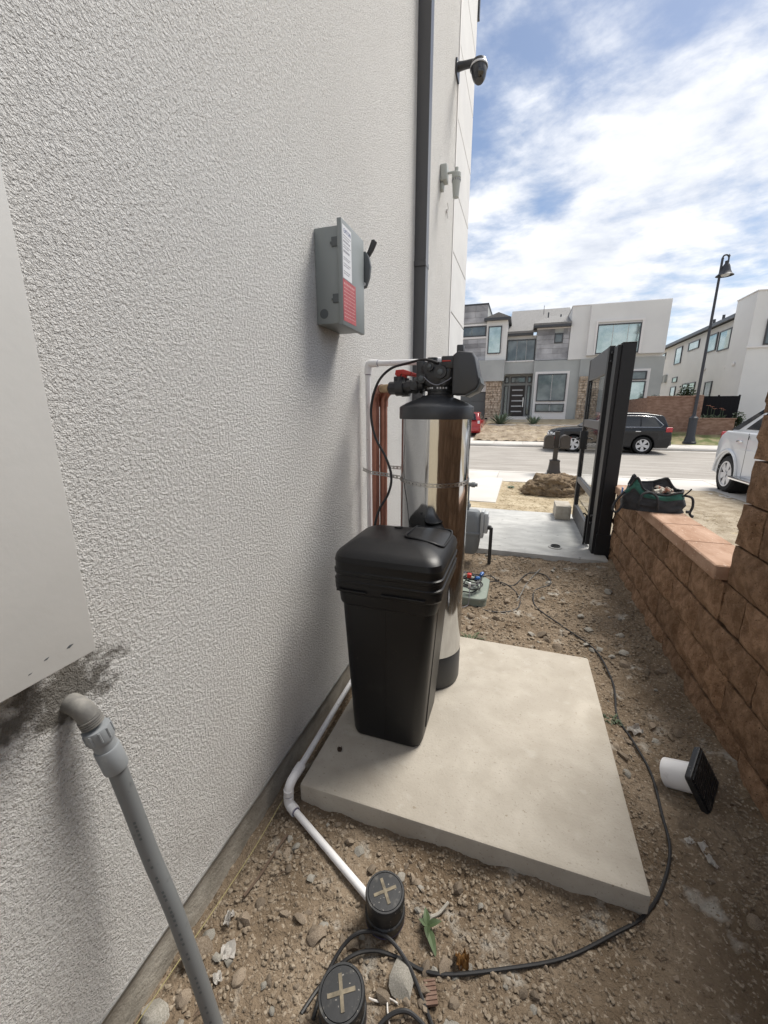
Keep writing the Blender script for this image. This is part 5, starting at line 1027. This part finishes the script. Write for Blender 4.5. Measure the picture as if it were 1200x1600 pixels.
cab_suv = [(-1.15, 1.06), (-0.40, 1.56), (-0.05, 1.67), (0.6, 1.715), (1.3, 1.70), (1.95, 1.62), (2.06, 1.55), (2.28, 1.06)]
win_suv = [[(-0.85, 1.14), (-0.25, 1.53), (0.28, 1.585), (0.28, 1.14)], [(0.34, 1.14), (0.34, 1.585), (1.15, 1.58), (1.15, 1.14)], [(1.21, 1.14), (1.21, 1.575), (1.66, 1.53), (1.98, 1.23), (1.9, 1.14)]]
car('parked_suv', 'black SUV parked along the far kerb behind the gate', (4.50, 20.95, -0.22), 0, 1.95, body_suv, cab_suv, win_suv, 1.10, 0.30, (-1.38, 1.34), 0.365, 'car_black', suv_extra)
def red_extra(t, bo, shear, h):
    for s in (-1, 1):
        part_box(t, 'tail_light', 'tail_red', 1.90, 2.13, min(s * (h - 0.20), s * (h + 0.004)), max(s * (h - 0.20), s * (h + 0.004)), 0.72, 1.10, 0.02, shear)
        part_box(t, 'lamp_insert', 'lamp_clear', 2.05, 2.14, min(s * (h - 0.17), s * (h - 0.03)), max(s * (h - 0.17), s * (h - 0.03)), 0.80, 0.98, 0.01, shear)
        part_box(t, 'mirror', 'arch_black', -0.85, -0.7, min(s * (h - 0.02), s * (h + 0.16)), max(s * (h - 0.02), s * (h + 0.16)), 1.0, 1.12, 0.03)
    part_box(t, 'bumper', 'car_red', 1.95, 2.17, -0.80, 0.80, 0.32, 0.60, 0.05); part_box(t, 'licence_plate', 'label_white', 2.15, 2.18, -0.26, 0.26, 0.62, 0.75, 0.004)
    b = B(); b.prism([(1.80, 1.40), (1.84, 1.41), (2.10, 1.02), (2.06, 1.01)], 'y', -0.62, 0.62); shear(b.bm); b.obj('rear_glass', 'car_glass', t, local=True)
body_red = [(-2.05, 0.24), (-2.15, 0.40), (-2.12, 0.65), (-1.95, 0.82), (-1.0, 0.98), (1.95, 1.02), (2.10, 0.92), (2.13, 0.60), (2.08, 0.34), (2.0, 0.24)]
cab_red = [(-1.05, 0.95), (-0.35, 1.38), (0.2, 1.50), (1.2, 1.50), (1.80, 1.42), (2.08, 0.98)]
win_red = [[(-0.75, 1.02), (-0.25, 1.36), (0.25, 1.42), (0.25, 1.02)], [(0.31, 1.02), (0.31, 1.42), (1.1, 1.42), (1.5, 1.30), (1.6, 1.02)]]
car('parked_hatchback', 'red hatchback on the driveway beyond the steel tank', (-2.42, 28.2, 0.02), R(-90), 1.76, body_red, cab_red, win_red, 1.0, 0.30, (-1.28, 1.28), 0.32, 'car_red', red_extra)
def truck_extra(t, bo, shear, h):
    for s in (-1, 1):
        ys_ = lambda a, b_: (min(s * a, s * b_), max(s * a, s * b_))
        b = B(); b.box(-0.95, 0.92, *ys_(h - 0.06, h + 0.16), 0.36, 0.42, 0.02, 2); b.obj('running_board', 'chrome', t, local=True)
        part_box(t, 'tail_light', 'tail_red', 1.98, 2.10, *ys_(h - 0.14, h - 0.03), 0.92, 1.25, 0.02, shear)
        for x in (0.95, -0.25): part_box(t, 'door_handle', 'chrome', x, x + 0.22, *ys_(h - 0.01, h + 0.03), 1.07, 1.11, 0.01, shear)
        part_box(t, 'mirror', 'car_white', -1.25, -1.05, *ys_(h - 0.02, h + 0.22), 1.22, 1.45, 0.03)
        b = B(); pts = [(1.47 + 0.50 * cos(a), s * (h + 0.004), 0.385 + 0.50 * sin(a)) for a in [i * pi / 14 for i in range(0, 15)]]; b.tube(pts, 0.035, 8, 1, False); b.obj('arch_flare', 'car_white', t, local=True)
        b = B(); b.tube([(-2.2, s * (h + 0.001), 0.92), (1.0, s * (h + 0.001), 0.94)], 0.006, 6, 1, False); b.obj('door_crease', 'car_white', t, local=True)
        for x in (0.78, -0.42, -1.55):
            b = B(); b.box(x, x + 0.008, *ys_(h - 0.01, h + 0.002), 0.42, 1.26); shear(b.bm); b.obj('door_seam', 'arch_black', bo, local=True)
    part_box(t, 'bumper', 'car_white', 1.95, 2.14, -0.88, 0.88, 0.42, 0.72, 0.05); part_box(t, 'licence_plate', 'label_white', 2.09, 2.115, -0.26, 0.26, 0.85, 1.0, 0.004)
    part_box(t, 'headlight', 'lamp_clear', -2.76, -2.6, -0.9, -0.5, 0.85, 1.05, 0.02); part_box(t, 'headlight', 'lamp_clear', -2.76, -2.6, 0.5, 0.9, 0.85, 1.05, 0.02)
    part_box(t, 'grille', 'chrome', -2.79, -2.7, -0.45, 0.45, 0.75, 1.05, 0.02)
    b = B(); b.prism([(1.74, 1.29), (1.78, 1.31), (0.88, 1.80), (0.84, 1.78)], 'y', -0.80, 0.80); shear(b.bm); b.obj('rear_glass', 'car_glass', t, local=True)
    b = B(); b.prism([(-1.76, 1.28), (-1.72, 1.26), (-0.98, 1.78), (-1.02, 1.80)], 'y', -0.80, 0.80); shear(b.bm); b.obj('windscreen', 'car_glass', t, local=True)
body_tr = [(-2.65, 0.34), (-2.74, 0.55), (-2.76, 0.95), (-2.62, 1.12), (-1.75, 1.24), (0, 1.28), (1.74, 1.28), (1.95, 1.18), (2.08, 1.02), (2.10, 0.70), (2.06, 0.45), (2.0, 0.34)]
cab_tr = [(-1.80, 1.22), (-0.98, 1.78), (-0.7, 1.86), (0.3, 1.88), (0.75, 1.83), (0.95, 1.74), (1.78, 1.24)]
win_tr = [[(1.70, 1.30), (1.38, 1.31), (0.78, 1.66), (0.66, 1.76), (0.80, 1.76)], [(1.12, 1.33), (0.70, 1.62), (0.62, 1.72), (-0.30, 1.73), (-0.30, 1.33)], [(-0.38, 1.33), (-0.38, 1.73), (-0.85, 1.70), (-1.45, 1.33)]]
car('white_suv', 'white SUV on the next driveway half hidden by the tall block wall', (6.03, 8.95, -0.125), R(90), 1.96, body_tr, cab_tr, win_tr, 1.26, 0.30, (-1.62, 1.45), 0.385, 'car_white', truck_extra, 6)

# ------------------------------------------------------------------ house across the road
def win(parent, x0, x1, z0, z1, y, fm, gm, mull=(), trans=(), fw=0.07, dep=0.08):
    b = B(); b.box(x0, x1, y - dep, y + 0.05, z0, z0 + fw); b.box(x0, x1, y - dep, y + 0.05, z1 - fw, z1); b.box(x0, x0 + fw, y - dep + 0.001, y + 0.05, z0 + fw, z1 - fw); b.box(x1 - fw, x1, y - dep + 0.001, y + 0.05, z0 + fw, z1 - fw)
    f = b.obj('window', fm, parent, False)
    xs_ = [x0 + fw] + [m for m in mull] + [x1 - fw]; zs_ = [z0 + fw] + list(trans) + [z1 - fw]
    for i in range(len(xs_) - 1):
        for j in range(len(zs_) - 1):
            b = B(); g = 0.02; b.box(xs_[i] + (g if i else 0), xs_[i + 1] - (g if i < len(xs_) - 2 else 0), y - 0.02 - random.uniform(0, 0.006), y + 0.03, zs_[j] + (g if j else 0), zs_[j + 1] - (g if j < len(zs_) - 2 else 0)); b.obj('pane', gm, f, False)
    return f
def tiles(parent, x0, x1, z0, z1, y, holes, seed):
    r = random.Random(seed); z = z0; k = 0
    while z < z1 - 0.05:
        h = min(r.choice((0.30, 0.36, 0.42)), z1 - z); x = x0 - r.uniform(0, 0.6)
        while x < x1:
            w = r.uniform(0.6, 1.5); a, c = max(x, x0), min(x + w, x1)
            segs = [(a, c)]
            for hx0, hx1, hz0, hz1 in holes:
                if z + h > hz0 and z < hz1: segs = [s for a_, c_ in segs for s in ((a_, min(c_, hx0)), (max(a_, hx1), c_))]
            for a_, c_ in segs:
                if c_ - a_ > 0.06: b = B(); b.box(a_ + 0.006, c_ - 0.006, y - 0.05 - r.uniform(0, 0.02), y, z + 0.006, z + h - 0.006); b.obj('stone_tile', 'far_tile', parent, False)
            x += w
        z += h
def ledge(parent, x0, x1, z0, z1, y, d, seed):
    r = random.Random(seed); b = B(); z = z0
    while z < z1 - 0.02:
        h = min(r.choice((0.11, 0.15, 0.19)), z1 - z)
        x = x0
        while x < x1 - 0.01:
            w = min(r.uniform(0.18, 0.5), x1 - x); b.box(x + 0.012, x + w - 0.012, y - 0.05 - r.uniform(0, 0.07), y + 0.03, z + 0.012, z + h - 0.012); x += w
        yv = y
        while yv < y + d: w = r.uniform(0.2, 0.5); b.box(x1 - 0.02, x1 + r.uniform(0.01, 0.05), yv, min(yv + w, y + d) - 0.004, z + 0.004, z + h - 0.004); b.box(x0 - r.uniform(0.01, 0.05), x0 + 0.02, yv, min(yv + w, y + d) - 0.004, z + 0.004, z + h - 0.004); yv += w
        z += h
    return stuff(b.obj('ledge_stone', 'far_stone', parent, False))
fh_ = thing('modern_house', 'two-storey white and grey modern house straight across the road', 'house', (3, 36, 0.6))
def blk(name, m, x0, x1, y0, y1, z0, z1, p=fh_): b = B(); b.box(x0, x1, y0, y1, z0, z1); return b.obj(name, m, p, False)
YF = 33.0
blk('stone_block', 'far_grey', -9, -2.1, YF, 45, 5.25, 9.15); blk('parapet_cap', 'dark_trim', -9.05, -2.05, YF - 0.08, 45, 9.151, 9.25)
tiles(fh_, -4.6, -2.1, 5.3, 9.14, YF, [(-4.6, -2.1, 6.95, 7.78)], 1)
blk('band', 'white_trim', -4.6, -2.1, YF - 0.06, YF, 6.85, 6.98); blk('band', 'white_trim', -4.6, -2.1, YF - 0.06, YF, 7.74, 7.86); win(fh_, -4.4, -2.16, 7.0, 7.72, YF - 0.01, 'dark_trim', 'dark_glass', (-3.2,))
blk('wall', 'far_white', -2.099, -0.62, YF - 0.15, 45, 5.26, 7.98); win(fh_, -1.97, -1.02, 5.72, 7.62, YF - 0.16, 'dark_trim', 'teal_glass'); blk('eave', 'dark_trim', -2.3, -0.42, YF - 0.5, 45, 7.98, 8.14)
b = B(); b.prism([(-2.3, 8.141), (-0.42, 8.141), (-1.3, 8.5)], 'y', YF - 0.45, 45); b.obj('roof', 'roof_tile', fh_, False)
blk('wall', 'far_white', -0.619, 1.44, YF + 0.8, 45, 4.3, 7.0); win(fh_, -0.60, 1.40, 5.15, 6.75, YF + 0.79, 'dark_trim', 'dark_glass', (0.1, 0.78)); blk('eave', 'dark_trim', -0.62, 1.2, YF + 0.35, YF + 0.8, 7.0, 7.14)
b = B(); r0 = [(-0.62, YF + 0.3, 7.12), (4.0, YF + 0.3, 7.12), (4.0, 40, 9.9), (-0.62, 40, 9.9)]; b.skin([b.ring(r0), b.ring([(x, y, z + 0.15) for x, y, z in r0])]); b.obj('roof', 'roof_tile', fh_, False)
blk('stone_block', 'far_grey', 1.44, 3.75, YF, 44.9, 5.1, 7.3); tiles(fh_, 1.46, 3.6, 5.15, 7.22, YF, [(2.62, 3.18, 6.28, 6.92)], 5); win(fh_, 2.62, 3.18, 6.28, 6.92, YF - 0.01, 'dark_trim', 'dark_glass'); blk('frieze', 'white_trim', 1.40, 3.62, YF - 0.08, YF, 7.222, 7.3); blk('eave', 'dark_trim', 1.15, 3.62, YF - 0.5, YF + 0.5, 7.301, 7.45)
b = B(); r0 = [(1.15, YF - 0.5, 7.451), (3.62, YF - 0.5, 7.451), (3.62, YF + 4, 8.75), (2.2, YF + 4, 8.75)]; b.skin([b.ring(r0), b.ring([(x, y, z + 0.12) for x, y, z in r0])]); b.obj('roof', 'roof_tile', fh_, False)
for x, z in ((2.2, 8.6), (3.1, 8.4)):
    b = B(); b.cyl((x, YF + 3, z - 0.5), (x, YF + 3, z + 0.35), 0.05, n=8); b.obj('roof_vent', 'dark_trim', fh_)
b = B(); b.cyl((1.9, YF + 5, 8.4), (1.9, YF + 5, 9.9), 0.02, n=6); b.obj('antenna', 'dark_trim', fh_)
blk('beam', 'far_grey', -9, -0.64, YF - 0.5, YF + 0.5, 3.76, 5.249); blk('lintel', 'far_white', -9, -1.88, YF + 0.1, YF + 0.6, 3.03, 3.759); gd = blk('garage_door', 'garage_grey', -7, -1.9, YF + 0.3, YF + 0.5, 0.2, 3.029)
for k in range(4): blk('garage_panel', 'garage_grey', -6.95, -1.95, YF + 0.26, YF + 0.299, 0.25 + k * 0.7, 0.90 + k * 0.7, gd)
ledge(fh_, -1.86, -0.80, 0.75, 3.75, YF - 0.3, 0.9, 2); blk('pier', 'mortar', -1.84, -0.82, YF - 0.29, YF + 0.7, 0.2, 3.755); blk('plinth', 'walk_concrete', -1.92, -0.76, YF - 0.42, YF + 0.6, 0.15, 0.75)
blk('entry_wall', 'far_grey', -0.80, 1.40, YF + 1.2, YF + 2, 0.9, 4.3); blk('entry_beam', 'far_grey', -0.639, 1.40, YF + 0.1, YF + 0.79, 4.28, 5.12); blk('entry_soffit', 'white_trim', -0.639, 1.40, YF + 0.05, YF + 0.78, 5.121, 5.2)
dr_ = blk('front_door', 'door_wood', -0.17, 0.92, YF + 1.12, YF + 1.2, 1.2, 3.5)
for k in range(5): blk('door_light', 'lamp_clear', -0.02, 0.77, YF + 1.10, YF + 1.119, 1.52 + k * 0.40, 1.60 + k * 0.40, dr_)
blk('door_handle', 'chrome', 0.82, 0.86, YF + 1.06, YF + 1.119, 1.9, 2.6, dr_)
for x0, x1, z0, z1 in ((-0.62, -0.30, 1.3, 3.5), (1.05, 1.33, 1.3, 3.5), (-0.62, -0.30, 3.68, 4.15), (1.05, 1.33, 3.68, 4.15), (-0.17, 0.92, 3.68, 4.15)): win(fh_, x0, x1, z0, z1, YF + 1.19, 'dark_trim', 'dark_glass')
blk('bay_wall', 'far_grey', 1.41, 4.45, YF - 0.2, 44, 0.7, 5.09); blk('window_surround', 'white_trim', 1.55, 3.85, YF - 0.28, YF - 0.201, 0.75, 4.35)
win(fh_, 1.72, 3.68, 2.28, 4.18, YF - 0.281, 'dark_trim', 'dark_glass', (2.72,)); win(fh_, 1.72, 3.68, 1.52, 2.10, YF - 0.281, 'dark_trim', 'dark_glass', (2.72,))
blk('upper_block', 'far_white', 3.62, 9.40, YF - 0.25, 46, 5.10, 8.55); blk('parapet_cap', 'white_trim', 3.58, 9.44, YF - 0.29, 46, 8.551, 8.60); blk('upper_bay', 'far_white', 4.75, 9.38, YF - 0.6, YF - 0.251, 5.30, 8.50); blk('lower_block', 'far_grey', 4.451, 9.55, YF - 0.35, 45.9, 0.6, 5.099)
win(fh_, 5.25, 7.85, 5.36, 7.22, YF - 0.605, 'dark_trim', 'teal_glass', (6.2, 7.1)); blk('window_reveal', 'white_trim', 5.15, 5.249, YF - 0.7, YF - 0.601, 5.3, 7.35); blk('window_reveal', 'white_trim', 7.851, 8.0, YF - 0.7, YF - 0.601, 5.3, 7.35); blk('window_reveal', 'white_trim', 5.15, 8.0, YF - 0.7, YF - 0.601, 7.351, 7.47)
ledge(fh_, 4.52, 5.75, 0.6, 3.95, YF - 0.5, 0.15, 7); blk('window_surround', 'white_trim', 6.1, 8.80, YF - 0.42, YF - 0.351, 1.3, 4.35); win(fh_, 6.25, 8.6, 2.10, 3.55, YF - 0.421, 'dark_trim', 'teal_glass', (7.4,)); win(fh_, 6.25, 8.6, 3.64, 4.2, YF - 0.421, 'dark_trim', 'dark_glass', (7.4,))
b = B(); b.cyl((9.42, 34.5, 7.55), (9.75, 34.5, 7.45), 0.06, n=8); b.obj('scupper', 'dark_trim', fh_)
# steps and edging
fs = thing('entry_steps', 'tan concrete steps and edging leading up to the front door', 'steps', (0.3, 30.5, 0.4))
for k in range(5): b = B(); b.box(-0.45, 1.25, 29.2 + k * 0.75, 30.1 + k * 0.9 + 0.5, 0.0, 0.62 + k * 0.14 + 0.001 * k, 0.02, 1); b.obj('step', 'walk_concrete', fs)
b = B(); b.box(-1.75, 4.5, 28.9, 29.15, 0.2, 0.70, 0.02, 1); b.obj('edging', 'walk_concrete', fs)
def agave(name, label, x, y, z, h, n_, m, seed):
    r = random.Random(seed); t = thing(name, label, 'plant', (x, y, z), 'spiky plants by the front steps')
    for k in range(n_):
        a = k * 2.4; b = B(); leaf(b, (x + 0.05 * cos(a), y + 0.05 * sin(a), z), (cos(a), sin(a), r.uniform(0.5, 2.2)), h * r.uniform(0.8, 1.15), h * 0.06, 0.15); b.obj('leaf', m, t)
    return t
agave('spiky_plant', 'tall spiky green plant left of the front steps', -0.55, 29.6, 0.62, 1.15, 44, 'agave', 1); agave('spiky_plant', 'lower spiky green plant right of the front steps', 1.62, 29.6, 0.62, 0.85, 38, 'agave', 2)

# ------------------------------------------------------------------ neighbouring house further right
nh = thing('white_side_house', 'white two-storey house with a long side wall at the far right', 'house', (16, 38, 0.6))
def nb(name, m, *a): return blk(name, m, *a, p=nh)
nb('wall', 'far_white', 13.5, 24, 33, 54, 0.3, 7.35); nb('front_block', 'far_white', 13.05, 24, 30.6, 32.99, 0.3, 8.2); nb('parapet_cap', 'white_trim', 13.0, 24, 30.55, 33.0, 8.201, 8.25)
nb('front_ledge', 'white_trim', 12.98, 24, 30.5, 30.599, 5.15, 5.25)
b = B(); r0 = [(13.1, 33.0, 7.36), (24, 33.0, 9.8), (24, 54, 9.8), (13.1, 54, 7.36)]; b.skin([b.ring(r0), b.ring([(x, y, z + 0.2) for x, y, z in r0])]); b.obj('roof', 'roof_tile', nh, False)
nb('eave', 'dark_trim', 13.02, 13.12, 32.995, 54, 7.30, 7.52)
for y0, y1, z0, z1, gm_ in ((47.4, 49.0, 6.4, 7.0, 0), (43.0, 44.6, 5.6, 7.0, 0), (39.4, 41.6, 6.35, 7.0, 0), (36.2, 37.8, 5.75, 6.95, 0), (34.1, 35.9, 5.6, 6.9, 0), (43.1, 44.4, 2.7, 3.7, 0), (43.1, 44.3, 4.05, 4.5, 0), (40.2, 41.5, 2.6, 3.8, 0), (38.8, 40.1, 2.6, 3.8, 0), (35.7, 36.9, 2.5, 3.65, 1)):
    b = B(); fw = 0.07
    b.box(13.42, 13.499, y0, y1, z0, z0 + fw); b.box(13.42, 13.499, y0, y1, z1 - fw, z1); b.box(13.421, 13.499, y0, y0 + fw * 1.6, z0 + fw, z1 - fw); b.box(13.421, 13.499, y1 - fw * 1.6, y1, z0 + fw, z1 - fw); f = b.obj('window', 'dark_trim', nh, False)
    b = B(); b.box(13.45, 13.499, y0 + fw * 1.6, y1 - fw * 1.6, z0 + fw, z1 - fw); b.obj('pane', 'dark_glass' if gm_ else 'teal_glass', f, False)
b = B(); b.tube([(13.12, 33.25, 7.45), (13.3, 33.25, 7.2), (13.44, 33.25, 7.0), (13.44, 33.25, 0.9)], 0.055, 8, 2, False); b.obj('downspout', 'dark_trim', nh)
for y, z in ((37.5, 4.6), (34.0, 4.4), (31.8, 4.4)):
    b = B(); b.lathe([(0.10, 0), (0.14, 0.05), (0.10, 0.12), (0, 0.13)], (13.5 if y > 33 else 13.05, y, z), (-1, 0, 0), 12); b.obj('wall_light', 'white_trim', nh)
for y in (46.0, 47.2): nb('meter_box', 'far_grey', 13.3, 13.499, y, y + 0.5, 4.2, 4.9)
for y in (36.5, 38.0): b = B(); b.cyl((13.7, y, 7.5), (13.7, y, 8.1), 0.09, n=8); b.obj('roof_vent', 'dark_trim', nh)
win(nh, 13.75, 15.2, 5.3, 6.7, 30.59, 'dark_trim', 'dark_glass')
# brick retaining walls, black fence, flowers
rw = thing('brick_retaining_wall', 'brown brick retaining wall across the road behind the lamp post', 'wall', (9, 27, 0.4))
b = B(); b.box(7.55, 9.75, 27.0, 27.25, 0.1, 2.32); b.obj('wall', 'far_brick', rw); b = B(); b.box(7.5, 9.75, 26.96, 27.29, 2.321, 2.39, 0.01, 1); b.obj('coping', 'far_brick', rw); b = B(); b.box(9.751, 10.12, 26.9, 27.3, 0.1, 2.42, 0.01, 1); b.obj('pillar', 'far_brick', rw)
b = B(); b.box(7.56, 7.8, 27.26, 34, 0.1, 2.32); b.obj('return_wall', 'far_brick', rw)
pw = thing('brick_planter', 'low brown brick planter wall below the black fence', 'planter', (10.8, 26.7, 0.4))
b = B(); b.box(9.9, 11.55, 26.5, 26.7, 0.1, 1.15); b.obj('wall', 'far_brick', pw); b = B(); b.box(9.86, 11.6, 26.46, 26.74, 1.151, 1.21, 0.01, 1); b.obj('coping', 'far_brick', pw); b = B(); b.box(11.32, 11.55, 26.701, 29, 0.1, 1.15); b.obj('side_wall', 'far_brick', pw); b = B(); b.box(9.95, 11.3, 26.71, 27.6, 0.1, 1.08); b.obj('soil', 'far_bank', pw)
fc = thing('black_fence', 'black panel fence between the brick wall and the white house', 'fence', (11.3, 27.8, 0.5))
for k in range(9): b = B(); b.box(10.13 + k * 0.22, 10.342 + k * 0.22, 27.8, 27.84, 0.5, 2.38 + 0.0); b.obj('board', 'fence_black', fc, False)
for x in (10.13, 11.1, 12.05): b = B(); b.box(x, x + 0.07, 27.845, 27.92, 0.5, 2.44); b.obj('post', 'fence_black', fc, False)
pf = thing('flower_plant', 'orange flowering plants in the brick planter', 'plant', (10.7, 27.0, 1.08)); rf = random.Random(4)
b = B()
for k in range(90):
    a = rf.uniform(0, 6.28); leaf(b, (rf.uniform(10.2, 11.25), rf.uniform(26.85, 27.3), 1.08), (cos(a), sin(a), rf.uniform(0.5, 2.5)), rf.uniform(0.25, 0.6), 0.035, 0.3)
b.obj('leaves', 'leaf_dark', pf)
for x, z in ((10.62, 1.78), (10.75, 1.68), (11.05, 1.70), (10.45, 1.85), (11.15, 1.62)):
    b = B(); b.cyl((x, 27.05, 1.1), (x, 27.05, z), 0.012, n=5); b.obj('stem', 'leaf_dark', pf)
    b = B()
    for k in range(7): a = k * 0.9; leaf(b, (x, 27.05, z), (cos(a), sin(a), 0.5), 0.14, 0.03, 0.4)
    b.obj('bloom', 'flower', pf)
def bush(name, label, x, y, z, rx, rz_, n_, seed, trunk=True):
    t = thing(name, label, 'bush', (x, y, z)); r = random.Random(seed); b = B()
    for k in range(n_):
        d = Vector((r.gauss(0, 1), r.gauss(0, 1), r.gauss(0, 1))).normalized() * r.random() ** 0.4; cl_ = 1 + 0.35 * fbm(d.x * 3 + seed, d.y * 3, d.z * 3)
        p = Vector((x + d.x * rx * cl_, y + d.y * rx * cl_, z + rz_ * 1.1 + d.z * rz_ * cl_)); leaf(b, p, (r.uniform(-1, 1), r.uniform(-1, 1), r.uniform(-0.5, 0.8)), 0.16, 0.05, 0.3)
    b.obj('crown', 'leaf_dark', t)
    b = B()
    for k in range(6): a = k * 1.05; b.tube([(x, y, z - 0.3), (x + 0.1 * cos(a), y + 0.1 * sin(a), z + rz_ * 0.5), (x + 0.5 * rx * cos(a), y + 0.5 * rx * sin(a), z + rz_ * 1.3)], lambda q: 0.03 - 0.02 * q, 5, 3)
    b.obj('stems', 'twig', t); return t
bush('garden_bush', 'leafy bush rising behind the brick pillar by the lamp post', 9.7, 28.2, 2.0, 0.42, 0.48, 420, 3); bush('garden_bush', 'small bush peeking over the left end of the brick wall', 8.1, 28.0, 2.0, 0.40, 0.22, 200, 4); bush('garden_bush', 'low bush over the middle of the brick wall', 9.0, 28.2, 2.0, 0.30, 0.18, 150, 6); bush('garden_bush', 'dark shrub at the right end of the brick planter', 11.85, 27.0, 0.6, 0.28, 0.45, 260, 5)
tuftn = tuft('agave_plant', 'strappy green plant beside the dirt path left of the mailbox', 0.75, 9.3, 30, 0.12, 0.012, 'agave', 14, 0.06, (0.4, 1.6), lot(9.3))
